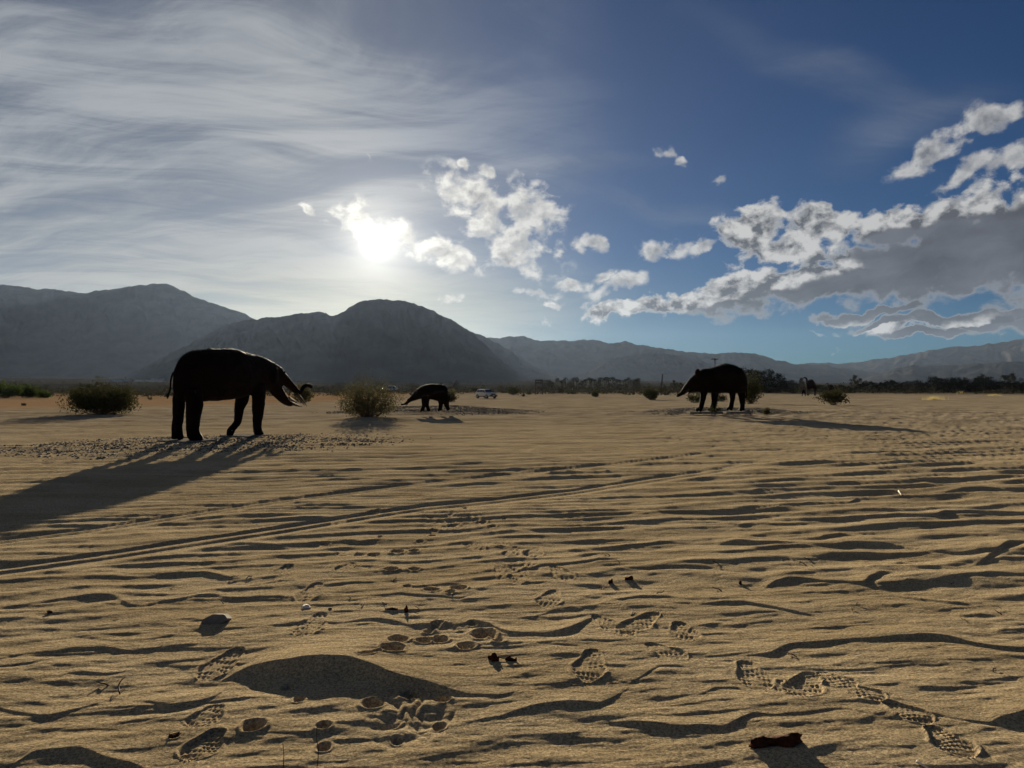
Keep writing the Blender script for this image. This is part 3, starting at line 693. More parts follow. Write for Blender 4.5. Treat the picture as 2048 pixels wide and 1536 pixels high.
# ------------------------------------------------------------------ steel animals
def statue(name, label, cat, px, py, zfoot, D_, crop, phi, torso, tubes, parts, voxel, group=None, wrinkle=.004, leg=1.0):
    """crop = (x0, y0, factor, cx, cy): traced pixel frame whose (cx, cy) is the foot line under the body"""
    x0, y0, fac, cx, cy = crop
    sc = D_ / F / fac; X = (px - 1024) / F * D_
    sph, cph = math.sin(phi), math.cos(phi)
    root = empty(name, (X, D_, zfoot), phi + math.atan2(X, D_) * -1, label=label, cat=cat, group=group)
    fw = phi - math.atan2(X, D_); cw_, sw_ = math.cos(fw), math.sin(fw)
    def bodypt(u, v, y):
        px_ = x0 + u / fac; py_ = y0 + v / fac; t = (px_ - 1024) / F
        xb = (t * (D_ + y * cw_) - X + y * sw_) / (cw_ - t * sw_); Yw = D_ + xb * sw_ + y * cw_
        return Vector((xb, y, CH + (HZ - py_) * Yw / F - zfoot))
    bm = bmesh.new()
    st_ = dense([(x, t, b, w_) for x, t, b, w_ in torso], 3)
    rings = []
    for x, t, b, w_ in st_:
        c = bodypt(x, (t + b) / 2, 0); rings.append(ring_pts(c, Vector((0, 1, 0)), Vector((0, 0, 1)), max(w_, .01), max((b - t) / 2 * sc, .01), 20, 2.25))
    loft(bm, rings)
    for y, pts in tubes:
        if abs(y) > .1 and len(pts) >= 4:                 # upper legs sit flat against the flank
            pts = [(p[0], p[1], p[2] * leg, *p[3:]) for p in pts]
            pts = [(*p[:3], -y * k_, p[2] * f_) for p, k_, f_ in zip(pts, [.25, .10] + [0] * 20, [.50, .78, .95] + [1] * 20)]
        tube(bm, [(*bodypt(u, v, y + (q[0] if q else 0)), r * sc, (q[1] * sc if len(q) > 1 else r * sc)) for u, v, r, *q in dense([tuple(p) for p in pts], 3)], 12)
    me = bpy.data.meshes.new('tmp'); bm.to_mesh(me); bm.free()
    tmp = bpy.data.objects.new('tmp', me); COL.objects.link(tmp)
    rm = tmp.modifiers.new('r', 'REMESH'); rm.mode = 'VOXEL'; rm.voxel_size = voxel
    sm = tmp.modifiers.new('s', 'SMOOTH'); sm.iterations = 3; sm.factor = .5
    dg = bpy.context.evaluated_depsgraph_get(); dg.update()
    nm = bpy.data.meshes.new_from_object(tmp.evaluated_get(dg)); bpy.data.objects.remove(tmp)
    co = np.empty(len(nm.vertices) * 3, np.float32); nm.vertices.foreach_get('co', co); co = co.reshape(-1, 3)
    no = np.empty(len(nm.vertices) * 3, np.float32); nm.vertices.foreach_get('normal', no); no = no.reshape(-1, 3)
    # sheet-metal folds
    wv_ = fbm(co[:, 0] / .35 + co[:, 2] / .9, co[:, 2] / .28 + co[:, 1] / .4, 3, 55)
    co = co + no * (wv_ * wrinkle * 3)[:, None]; nm.vertices.foreach_set('co', co.ravel()); nm.update()
    nm.name = 'body'
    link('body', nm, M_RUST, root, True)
    for nme, kind, y, pts, *opt in parts:
        bm = bmesh.new()
        if kind == 'tube':
            tube(bm, [(*bodypt(u, v, y), r * sc) for u, v, r in dense([tuple(p) for p in pts], 4)], 10)
        elif kind == 'lobe':
            (u, v, ru, rv, th), = pts; c = bodypt(u, v, y)
            bmesh.ops.create_uvsphere(bm, u_segments=18, v_segments=12, radius=1)
            for q in bm.verts:
                wv2 = 1 + .10 * math.sin(q.co.z * 6 + q.co.x * 4)
                q.co = Vector((q.co.x * ru * sc * wv2, q.co.y * th, q.co.z * rv * sc * (1 - .25 * q.co.x))) 
            bmesh.ops.rotate(bm, verts=bm.verts, cent=(0, 0, 0), matrix=Matrix.Rotation(R(opt[0] if opt else 15) * (1 if y < 0 else -1), 3, 'Z'))
            bmesh.ops.translate(bm, verts=bm.verts, vec=c)
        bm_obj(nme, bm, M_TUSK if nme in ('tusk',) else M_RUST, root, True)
    return root, bodypt, sc, X
D_L = 21.3
rl, bpl, scl, XL = statue('elephant_statue', 'tall rust dark steel elephant with curled trunk and long lower jaw walking right', 'statue', 425, 0, .15, D_L,
    (300, 660, 5.12, 635, 1108), R(50),
    [(240,450,640,.02),(262,385,690,.07),(320,292,712,.19),(400,234,722,.33),(500,204,728,.44),(620,191,728,.50),(740,183,728,.50),(850,182,720,.47),(940,206,705,.41),(1030,232,680,.34),(1110,250,660,.29),(1180,272,645,.25),(1240,306,640,.21),(1300,340,650,.15),(1345,368,620,.10),(1368,395,580,.03)],
    [(.30, [(325,560,84),(300,700,72),(291,860,58),(278,980,52),(280,1060,55),(284,1108,60)]), (.30, [(300,1098,34),(326,1100,24)]),
     (-.30, [(440,600,110),(455,760,96),(445,880,74),(438,980,63),(440,1050,62),(462,1095,62),(482,1132,64)]), (-.30, [(500,1122,36),(535,1124,24)]),
     (-.28, [(1110,560,115),(1112,700,86),(1108,840,63),(1098,950,50),(1102,1020,47),(1116,1062,52),(1118,1086,52)]), (-.28, [(1130,1078,30),(1156,1076,20)]),
     (.28, [(960,560,105),(945,700,84),(915,800,56),(903,890,46),(893,950,43),(856,995,36),(830,1030,42),(822,1062,40),(838,1080,26)]),
     (0, [(1220,500,110,0,75),(1290,600,88,0,62),(1350,685,64,0,55),(1405,745,36,0,48),(1450,768,16,0,40)]),
     (0, [(1290,440,95,0,60),(1365,500,68,0,55),(1440,565,48,0,45),(1495,618,36,0,36),(1534,636,30,0,30),(1560,606,26,0,26),(1580,576,24,0,24),(1612,566,23,0,23),(1644,574,24,0,24),(1656,594,20,0,20)])],
    [('tusk', 'tube', -.10, [(1500,650,17),(1540,690,14),(1578,738,9),(1606,782,2)]), ('tusk', 'tube', .10, [(1480,655,17),(1520,690,14),(1555,735,9),(1585,775,2)]),
     ('tusk', 'tube', -.08, [(1440,748,22),(1500,770,14),(1562,787,2)]), ('tusk', 'tube', .08, [(1420,700,20),(1470,725,12),(1512,752,2)]),
     ('ear', 'lobe', -.31, [(1300,470,62,92,.03)], 20), ('ear', 'lobe', .31, [(1285,460,62,90,.03)], 20),
     ('eye', 'lobe', -.20, [(1380,430,14,14,.03)]), ('eye', 'lobe', .20, [(1380,430,14,14,.03)]),
     ('tail', 'tube', .1, [(262,420,12),(232,450,10),(215,520,9),(208,600,8),(192,650,8),(182,675,14),(178,705,3)])], .024)
D_R = 40.0
rr_, bpr, scr, XR = statue('elephant_statue', 'black steel elephant with low straight trunk facing left before the dark trees', 'statue', 1446, 0, .24, D_R,
    (1300, 690, 5.12, 748, 680), R(180 + 22),
    [(978,360,470,.25),(962,300,488,.45),(925,245,492,.60),(880,213,492,.68),(820,193,492,.72),(770,187,492,.72),(700,205,492,.68),(640,230,492,.60),(590,240,488,.52),(540,246,486,.45),(500,268,484,.38),(460,312,484,.30),(420,362,486,.22),(392,410,484,.12)],
    [(.36, [(560,440,48),(545,530,38),(530,600,31),(518,645,31),(500,668,36)]), (.36, [(490,664,22),(468,664,16)]),
     (-.36, [(665,440,60),(662,530,45),(655,600,36),(642,645,36),(630,668,40)]), (-.36, [(622,664,24),(600,666,17)]),
     (.36, [(845,440,55),(845,530,36),(838,590,29),(828,635,29),(812,660,33)]), (.36, [(800,656,20),(782,656,13)]),
     (-.36, [(930,430,62),(940,530,43),(945,600,33),(944,645,30),(940,668,34)]), (-.36, [(932,664,24),(918,666,17)]),
     (0, [(500,340,62,0,60),(440,385,52,0,50),(390,428,38,0,40),(350,468,27,0,28),(318,500,20,0,21),(290,514,19,0,19),(272,512,18,0,18)]),
     (0, [(480,410,75,0,60),(430,448,40,0,50),(395,470,20,0,40)])],
    [('tusk', 'tube', -.16, [(430,470,12),(400,492,9),(385,512,2)]), ('tusk', 'tube', .16, [(400,455,12),(370,480,9),(350,505,2)]),
     ('ear', 'lobe', -.42, [(545,285,34,44,.04)], 30), ('ear', 'lobe', .42, [(486,280,28,36,.04)], 40),
     ('eye', 'lobe', -.30, [(490,300,7,7,.03)]), ('eye', 'lobe', .30, [(470,305,7,7,.03)]),
     ('tail', 'tube', 0, [(975,360,8),(990,430,6),(988,500,6),(984,530,9),(980,545,2)])], .034, leg=.86)
D_S = 40.2
rs_, bps, scs, XS = statue('elephant_statue', 'small black steel elephant calf on a gravel mound right of the pale bush', 'statue', 872, 0, .29, D_S,
    (640, 700, 4.452, 1032, 544), R(180 + 8),
    [(1143,365,450,.10),(1130,330,470,.22),(1095,308,468,.28),(1040,302,452,.31),(980,303,440,.31),(930,312,432,.28),(885,334,438,.23),(850,362,448,.18),(820,396,458,.13),(795,425,470,.10),(768,456,484,.07),(748,478,490,.04)],
    [(.15, [(935,410,38),(930,460,26),(922,505,17),(908,538,19)]), (.15, [(906,542,12),(892,544,9)]), (-.15, [(958,410,34),(950,460,24),(955,500,16),(966,530,16),(968,546,18)]),
     (.15, [(1080,420,38),(1077,470,24),(1072,510,18),(1066,536,19)]), (.15, [(1062,538,12),(1050,540,9)]), (-.15, [(1112,410,46),(1122,465,31),(1134,505,19),(1144,536,18)]),
     (0, [(800,445,22),(770,472,12),(742,484,8),(718,486,6)])],
    [('tusk', 'tube', -.05, [(775,478,5),(768,486,4),(762,494,1)]), ('tusk', 'tube', .05, [(782,478,5),(775,486,4),(770,494,1)]),
     ('ear', 'lobe', -.22, [(888,372,22,28,.02)], 20), ('ear', 'lobe', .22, [(888,372,22,28,.02)], 20),
     ('tail', 'tube', 0, [(1146,372,5),(1154,420,3),(1156,450,4)])], .024)
# concrete pads under the feet
def pad(label, cx, cy, z, lx, ly, rz, tilt=0):
    bm = bmesh.new(); add_box(bm, -lx / 2, lx / 2, -ly / 2, ly / 2, -.10, 0, .006)
    o = bm_obj('concrete_slab', bm, M_SLAB, label=label, cat='slab'); o.location = (cx, cy, z); o.rotation_euler = (0, 0, rz); return o
def foot_world(root, bp, u, v, y):
    root_m = Matrix.Translation(root.location) @ Matrix.Rotation(root.rotation_euler.z, 4, 'Z'); return root_m @ bp(u, v, y)
a = foot_world(rl, bpl, 385, 1120, 0); pad('concrete slab under the hind feet of the tall elephant with curled trunk', a.x, a.y, .150, 1.15, .95, R(-28))
a = foot_world(rl, bpl, 985, 1082, 0); pad('concrete slab under the front feet of the tall elephant with curled trunk', a.x, a.y, .135, 1.15, .95, R(-28))
a = foot_world(rr_, bpr, 560, 672, 0); pad('slab under the front feet of the elephant by the dark trees', a.x, a.y, .222, 1.7, .8, R(0))
a = foot_world(rr_, bpr, 880, 668, 0); pad('slab under the hind feet of the elephant by the dark trees', a.x, a.y, .222, 1.2, .8, R(0))

# camels, far right
def camel(name, label, px, py, scl_h, phi, group=None):
    x, d, z = place(px, py)
    root, *_ = statue(name, label, 'statue', px, 0, z, d, (px - 262 * scl_h / 4.197, py - 385 * scl_h / 4.197, 4.197 / scl_h, 262, 385), phi,
        [(222,275,322,.16),(232,262,328,.30),(246,250,328,.36),(262,246,326,.38),(278,250,322,.36),(290,266,322,.32),(300,282,330,.22),(304,298,325,.10)],
        [(0, [(236,300,16),(229,280,12),(226,262,8),(224,246,7),(218,235,7),(205,233,6),(197,236,4)]),
         (.2, [(236,318,9),(234,345,6),(232,365,4.5),(230,384,5)]), (-.2, [(248,318,9),(247,345,6),(244,365,4.5),(240,384,5)]),
         (.2, [(284,316,10),(287,345,6),(291,365,4.5),(290,384,5)]), (-.2, [(296,316,12),(298,345,7),(302,365,4.5),(300,384,5)])],
        [('tail', 'tube', 0, [(304,300,3),(309,325,2),(308,345,2)])], .07 * scl_h)
    return root
camel('camel_statue', 'tall dark camel statue with raised head on the far right sand', 1622, 791.5, 1.0, R(180 + 5))
camel('camel_statue', 'little camel statue standing in front of the tall camel', 1607, 792.5, .45, R(180))
camel('camel_statue', 'distant camel statue half hidden behind the right round bush', 1662, 789, .62, R(180 + 10))

# ------------------------------------------------------------------ gravel on the mounds
def pebbles(name, spots, size, m, parent=None, seed=1, **kw):
    r = np.random.RandomState(seed); n = len(spots)
    oc = np.array([[1, 0, 0], [-1, 0, 0], [0, 1, 0], [0, -1, 0], [0, 0, 1], [0, 0, -1]], float)
    T = np.array([[0, 2, 4], [2, 1, 4], [1, 3, 4], [3, 0, 4], [2, 0, 5], [1, 2, 5], [3, 1, 5], [0, 3, 5]])
    s = size * r.uniform(.35, 1.3, n) ** 1.3; V = oc[None] * s[:, None, None] * r.uniform(.6, 1.3, (n, 6, 1))
    V[..., 2] *= .6; a = r.uniform(0, 6.28, n); c, q = np.cos(a)[:, None], np.sin(a)[:, None]
    vx = V[..., 0] * c - V[..., 1] * q; vy = V[..., 0] * q + V[..., 1] * c; V[..., 0], V[..., 1] = vx, vy
    V += spots[:, None, :]
    Q = (T[None] + 6 * np.arange(n)[:, None, None]).reshape(-1, 3)
    return link(name, mesh_np(name, V.reshape(-1, 3), Q), m, parent, False, **kw)
for i, (cx, cy, rx, ry, h_, rt) in enumerate(MOUNDS[:3]):
    n = 9000; r = np.random.RandomState(40 + i)
    rad = np.sqrt(r.uniform(0, 1, n)) ** 1.1 * 1.05 + r.normal(size=n) * .09; th = r.uniform(0, 6.28, n)
    u = rad * np.cos(th) * rx * .86; v_ = rad * np.sin(th) * ry * .86
    x = cx + u * math.cos(rt) - v_ * math.sin(rt); y = cy + u * math.sin(rt) + v_ * math.cos(rt)
    z = base_z(x, y) + mound_z(x, y) + relief(x, y) * .6 + .002
    pebbles('gravel', np.stack([x, y, z], -1), (.034 if i == 0 else .042), M_GRAV, None, 60 + i, kind='stuff')

# ------------------------------------------------------------------ plants
def leaf_quads(C, size, r, droop=0.0):
    n = len(C); a = r.normal(size=(n, 3)); a /= np.linalg.norm(a, axis=1)[:, None]
    b = np.cross(a, r.normal(size=(n, 3))); b /= np.linalg.norm(b, axis=1)[:, None]
    s = (size * r.uniform(.5, 1.5, n))[:, None]
    V = np.stack([C - a * s, C + b * s * .45, C + a * s, C - b * s * .45], 1).reshape(-1, 3)
    return V, np.arange(4 * n).reshape(-1, 4)
def bush(name, label, x, y, z, wid, dep, hgt, leaves, lsize, mleaf, cat='bush', seed=1, nbr=60, stems='stem', low=.12, spike=.0, group=None, arch=.6):
    r = np.random.RandomState(seed); root = empty(name, (x, y, z), 0, label=label, cat=cat, group=group)
    bm = bmesh.new(); tips = []
    for k in range(nbr):
        a = r.uniform(0, 6.28); q = r.uniform(0, 1) ** .42
        ex = math.cos(a) * q * wid / 2 * r.uniform(.7, 1.08); ey = math.sin(a) * q * dep / 2 * r.uniform(.7, 1.08)
        eh = hgt * math.sqrt(max(0, 1 - (q * .93) ** 2)) * r.uniform(.60, 1.08) * (1 + (spike if r.rand() < .12 else 0)) + low * hgt * r.uniform(0, 1)
        b0 = np.array([r.normal() * wid * .03, r.normal() * dep * .03, -.05])
        e = np.array([ex, ey, eh]); mid = b0 + (e - b0) * .5 + np.array([ex, ey, 0]) * .16 + np.array([0, 0, -arch * .1 * hgt])
        pts = []
        for t in np.linspace(0, 1, 6):
            p = (1 - t) ** 2 * b0 + 2 * t * (1 - t) * mid + t * t * e + r.normal(size=3) * .012 * hgt * t
            pts.append(p)
        tube(bm, [(*p, max(.0035 * hgt * (1.6 - 1.3 * i / 5), .002)) for i, p in enumerate(pts)], 4)
        tips.append(pts)
    bm_obj(stems, bm, M_STEM, root, False, kind='stuff')
    C = []
    per = leaves // nbr
    for pts in tips:
        pts = np.array(pts); t = r.uniform(.22, 1.0, per) ** .62 * 4.999; i = t.astype(int); f = (t - i)[:, None]
        c = pts[i] * (1 - f) + pts[np.minimum(i + 1, 5)] * f
        cl = r.normal(size=(max(3, per // 9), 3)) * .075 * hgt
        c = c + cl[r.randint(0, len(cl), per)] + r.normal(size=(per, 3)) * .034 * hgt; C.append(c)
    C = np.concatenate(C); C[:, 2] = np.maximum(C[:, 2], .02)
    V, Q = leaf_quads(C, lsize, r); link('foliage', mesh_np('foliage', V, Q), mleaf, root, False, kind='stuff')
    return root
def bush_px(px, py, wpx, hpx, label, mleaf, leaves, lpx=1.6, name='desert_bush', z=None, dep=.8, **kw):
    x, d, zz = place(px, py)
    if z is not None: d = F * (CH - z) / (py - HZ); x = (px - 1024) / F * d; zz = z
    m_ = d / F
    return bush(name, label, x, d, zz - .02, wpx * m_, wpx * m_ * dep, hpx * m_, leaves, lpx * m_, mleaf, seed=int(abs(px)), **kw)
bush_px(735, 836, 152, 76, 'large pale airy creosote bush between the tall elephant and the calf', M_LEAF, 7000, 1.9, 'creosote_bush', z=.10, nbr=130, spike=.38)
bush_px(203, 829, 165, 62, 'wide dark bush standing left of the tall elephant', M_LEAFD, 9500, 2.3, nbr=130, spike=.22)
bush_px(606, 806, 42, 40, 'olive bush behind the tip of the curled trunk', M_LEAF, 2000, 1.7)
bush_px(900, 804, 34, 26, 'olive bush behind the rump of the elephant calf', M_LEAF, 1400, 1.6)
bush_px(1302, 800, 37, 28, 'round brown green bush left of the low straight trunk', M_LEAFD, 2000, 1.6)
bush_px(1191, 794, 17, 15, 'small dark bush right of the timber notice frame', M_LEAFD, 600, 1.4)
bush_px(1027, 790, 28, 18, 'wide low bush just right of the parked car', M_LEAFD, 900, 1.4)
bush_px(1047, 793, 7, 6, 'tiny round shrub between the car and the notice frame', M_LEAFD, 150, 1.2)
bush_px(1058, 789, 13, 9, 'low shrub touching the left post of the notice frame', M_LEAFD, 300, 1.2)
bush_px(1121, 787, 18, 13, 'low bush beside the white marker post', M_LEAFD, 500, 1.3)
bush_px(1141, 787, 17, 9, 'low dark bush under the white marker post', M_LEAFD, 400, 1.2)
bush_px(1222, 785, 22, 9, 'faint low shrub in front of the palm row', M_LEAFD, 400, 1.2)
bush_px(1390, 806, 40, 22, 'thin bush behind the lower jaw of the black elephant', M_LEAFD, 1100, 1.5, arch=.2)
bush_px(1440, 803, 34, 16, 'thin bush seen between the legs of the black elephant', M_LEAFD, 800, 1.4)
bush_px(1501, 808, 44, 68, 'tall dark bush right behind the black elephant', M_LEAFD, 3000, 1.8)
bush_px(1430, 826, 36, 18, 'sparse twiggy weed on the gravel below the black elephant', M_LEAFD, 500, 1.3, 'weed', z=.16, cat='weed', nbr=26)
bush_px(1533, 828, 18, 14, 'small round tumbleweed at the right end of the gravel mound', M_LEAF, 700, 1.2, 'tumbleweed', z=.05, cat='weed')
bush_px(1516, 826, 10, 8, 'tiny sprig left of the round tumbleweed', M_LEAFD, 160, 1.2, 'weed', z=.06, cat='weed', nbr=14)
bush_px(1666, 810, 74, 36, 'spreading brown bush below the camel statues', M_LEAFD, 2600, 1.8, arch=.1)
bush_px(885, 787, 20, 12, 'low bush left of the parked car by the scrub edge', M_LEAFD, 500, 1.3)
bush_px(950, 783, 26, 9, 'low dark bush behind the parked car', M_LEAFD, 500, 1.3)
bush_px(500, 787, 30, 9, 'low scrub bush beyond the belly of the tall elephant', M_LEAFD, 500, 1.3)
bush_px(300, 800, 12, 8, 'thin dry weed between the dark bush and the tail', M_LEAF, 160, 1.2, 'weed', cat='weed', nbr=16)
bush_px(47, 811, 12, 6, 'small dark clod of brush on the reddish sand', M_LEAFD, 250, 1.2, 'weed', cat='weed')
for i, (px, wp, hp, lb) in enumerate([(12, 80, 30, 'bright green shrub at the left edge of the photo'), (58, 60, 24, 'middle bright green shrub of the left clump'), (88, 32, 14, 'lowest bright green shrub at the right end of the left clump'), (-70, 90, 32, 'bright green shrub just past the left edge')]):
    bush_px(px, 796 - i % 2, wp, hp, lb, M_LEAFG, 3800 if wp > 50 else 1200, 1.6, 'green_shrub', nbr=90, low=.3)
# dry grass tufts on the right
for px, py, wp, hp, lb in ((1868, 800, 36, 10, 'yellow dry grass tuft on the right sand'), (1921, 787, 14, 6, 'pale grass tuft at the edge of the dark hedge'), (1990, 792, 22, 5, 'flat dry grass tuft at the far right')):
    x, d, z = place(px, py); m_ = d / F; r = np.random.RandomState(px); n = 260
    bx = r.normal(size=n) * wp * .25 * m_; by = r.normal(size=n) * wp * .15 * m_; hh_ = hp * m_ * r.uniform(.4, 1.0, n); lx = r.normal(size=n) * .25 * hp * m_
    V = np.stack([np.stack([bx - .006, by, bx * 0 - .02], -1), np.stack([bx + .02, by, bx * 0 - .02], -1), np.stack([bx + lx, by + lx * .5, hh_], -1)], 1).reshape(-1, 3)
    root = empty('grass_tuft', (x, d, z), label=lb, cat='grass')
    link('blades', mesh_np('blades', V, np.arange(3 * n).reshape(-1, 3)), M_DRYG, root, kind='stuff')

# trees: trunk, limbs and a crown of leaf clumps
def make_tree(name, hgt, wid, leaves, lsize, mleaf, seed, clumps=26, trunk=.25):
    r = np.random.RandomState(seed); root = empty(name)
    bm = bmesh.new(); tube(bm, [(0, 0, -.3, .05 * hgt), (.02 * hgt, 0, hgt * .25, .035 * hgt), (0, 0, hgt * .7, .012 * hgt)], 7)
    cs = []
    for k in range(clumps):
        a = r.uniform(0, 6.28); q = r.uniform(0, 1) ** .5; zz = r.uniform(trunk, 1)
        rr2 = math.sqrt(max(0, 1 - ((zz - .5) / .62) ** 2)) * q
        c = np.array([math.cos(a) * rr2 * wid / 2, math.sin(a) * rr2 * wid / 2, zz * hgt * (.92 + .1 * r.rand())]); cs.append(c)
        if k % 3 == 0: tube(bm, [(0, 0, hgt * .2, .018 * hgt), (*(c * np.array([.5, .5, .65])), .012 * hgt), (*(c * .97), .004 * hgt)], 4)
    bm_obj('trunk', bm, M_WOOD, root)
    cs = np.array(cs); i = r.randint(0, clumps, leaves)
    C = cs[i] + r.normal(size=(leaves, 3)) * np.array([wid * .085, wid * .085, hgt * .062]) * r.uniform(.5, 1.3, clumps)[i][:, None]
    C[:, 2] = np.maximum(C[:, 2], .1)
    V, Q = leaf_quads(C, lsize, r); link('crown', mesh_np('crown', V, Q), mleaf, root, kind='stuff'); return root
def put(root, px, py, hpx, hmesh, used, label, cat, group, rz=None, d=None):
    o = root if not used[0] else copy_tree(root); used[0] = True
    if d is None: x, dd, z = place(px, py)
    else: dd = d; x = (px - 1024) / F * dd; z = float(base_z(x, dd))
    s = hpx / F * dd / hmesh; o.location = (x, dd, z); o.scale = (s * rnd.uniform(.9, 1.25), s * rnd.uniform(.9, 1.1), s); o.rotation_euler = (0, 0, rnd.uniform(0, 6.28) if rz is None else rz)
    tag(o, label, cat, group); return o
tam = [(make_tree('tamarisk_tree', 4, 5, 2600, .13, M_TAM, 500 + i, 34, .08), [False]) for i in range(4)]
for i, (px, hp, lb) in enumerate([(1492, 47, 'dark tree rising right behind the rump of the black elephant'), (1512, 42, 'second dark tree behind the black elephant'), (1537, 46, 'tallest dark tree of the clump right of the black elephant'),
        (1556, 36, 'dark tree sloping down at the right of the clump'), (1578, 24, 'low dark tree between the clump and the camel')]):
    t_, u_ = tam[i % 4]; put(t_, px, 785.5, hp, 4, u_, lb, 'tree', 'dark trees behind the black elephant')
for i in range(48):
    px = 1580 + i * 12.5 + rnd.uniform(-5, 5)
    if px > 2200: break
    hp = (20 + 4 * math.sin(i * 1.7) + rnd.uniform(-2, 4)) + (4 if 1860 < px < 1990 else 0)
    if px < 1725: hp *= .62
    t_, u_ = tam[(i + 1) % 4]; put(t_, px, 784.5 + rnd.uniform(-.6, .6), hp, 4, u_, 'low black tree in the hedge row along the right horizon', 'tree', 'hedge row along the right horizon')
t2 = make_tree('round_tree', 6, 5, 1500, .20, M_SCRUB, 540, 20, .2); u2 = [False]
for px, py, hp, lb in ((1272, 781, 22, 'round dark tree at the right end of the palm row'), (1348, 781, 20, 'dark tree left of the leaning pole shadow'), (1362, 781, 15, 'low dark tree left of the low trunk'), (1330, 781, 11, 'low dark shrub tree by the leaning pole'),
        (1965, 779, 30, 'pale bare tree rising above the right hedge'), (2030, 781, 34, 'tall tree at the right edge of the photo'), (1710, 781, 30, 'pale feathery tree above the camel bush'), (1600, 780, 24, 'round tree left of the tall camel'), (912, 779, 18, 'round tree above the calf rump')):
    put(t2, px, py, hp, 6, u2, lb, 'tree', None)
t3 = make_tree('valley_tree', 6, 6, 700, .26, M_SCRUB, 560, 16, .15); u3 = [False]
for i in range(64):
    px = rnd.choice([rnd.uniform(-60, 420), rnd.uniform(620, 1110), rnd.uniform(1080, 1400), rnd.uniform(640, 1000)])
    put(t3, px, 0, rnd.uniform(7, 16) * (1 if px > 600 else .8), 6, u3, 'small hazy tree standing in the scrub of the valley floor', 'tree', 'scattered valley trees', d=rnd.uniform(320, 520))
def make_palm(seed):
    r = random.Random(seed); root = empty('palm_tree'); bm = bmesh.new()
    tube(bm, [(0, 0, -.3, .28), (.05, 0, 3, .22), (.1, .05, 7, .18)], 7); bm_obj('trunk', bm, M_WOOD, root)
    bm = bmesh.new()
    for k in range(26):
        a = r.uniform(0, 6.28); up = r.uniform(-.5, 1.0); L = r.uniform(1.5, 2.2); dr = Vector((math.cos(a), math.sin(a), 0)); sd_ = Vector((-math.sin(a), math.cos(a), 0))
        pts = [Vector((.1, .05, 7)) + dr * L * t * (1 - .2 * max(up, 0)) + Vector((0, 0, up * L * t - .9 * L * t * t * .8)) for t in (0, .3, .6, .85, 1)]
        ws = (.06, .42, .46, .28, .03); L_ = [bm.verts.new(p + sd_ * w_ + Vector((0, 0, -.12))) for p, w_ in zip(pts, ws)]; C_ = [bm.verts.new(p) for p in pts]; R_ = [bm.verts.new(p - sd_ * w_ + Vector((0, 0, -.12))) for p, w_ in zip(pts, ws)]
        for j in range(4): bm.faces.new((L_[j], L_[j + 1], C_[j + 1], C_[j])); bm.faces.new((C_[j], C_[j + 1], R_[j + 1], R_[j]))
    bm_obj('fronds', bm, M_PALM, root, kind='stuff'); return root
pm = make_palm(3); up_ = [False]
for i in range(46):
    px = 1082 + i * 4.3 + rnd.uniform(-3, 3)
    put(pm, px, 0, rnd.uniform(15, 25), 8, up_, 'one of the thin hazy palms in the row across the valley', 'palm', 'palm row across the valley', d=rnd.uniform(430, 600))
for i, px in enumerate((2008, 2017)):
    put(pm, px, 0, 34, 8, up_, ('left' if i == 0 else 'right') + ' palm of the pair above the hedge at far right', 'palm', None, d=330)
# scrub on the valley floor, beyond counting
def scrub():
    r = np.random.RandomState(77); n = 8000
    d = 150 * (2200 / 150) ** (r.uniform(0, 1, n) ** .8); a = r.uniform(-.62, .62, n)
    x = d * np.sin(a); y = d * np.cos(a)
    nn = fbm(x / 40, y / 40, 2, 88); keep = nn + .0 + sst(d, 185, 260) * .85 - 2 * (d < 185 + 75 * (a > .28)) > r.uniform(0, 1, n) * .8
    x, y, d = x[keep], y[keep], d[keep]; z = base_z(x, y); n = len(x)
    hgt = r.uniform(.7, 2.3, n) * (1 + d / 700); per = 20
    C = r.normal(size=(n, per, 3)) * .36; C[..., 2] = np.abs(C[..., 2]) * 1.0
    C = C * (hgt[:, None, None] * np.array([1.25, 1.0, 1.0])) + np.stack([x, y, z], -1)[:, None, :]
    V, Q = leaf_quads(C.reshape(-1, 3), .34, r); link('desert_scrub', mesh_np('desert_scrub', V, Q), M_SCRUB, kind='stuff')
scrub()

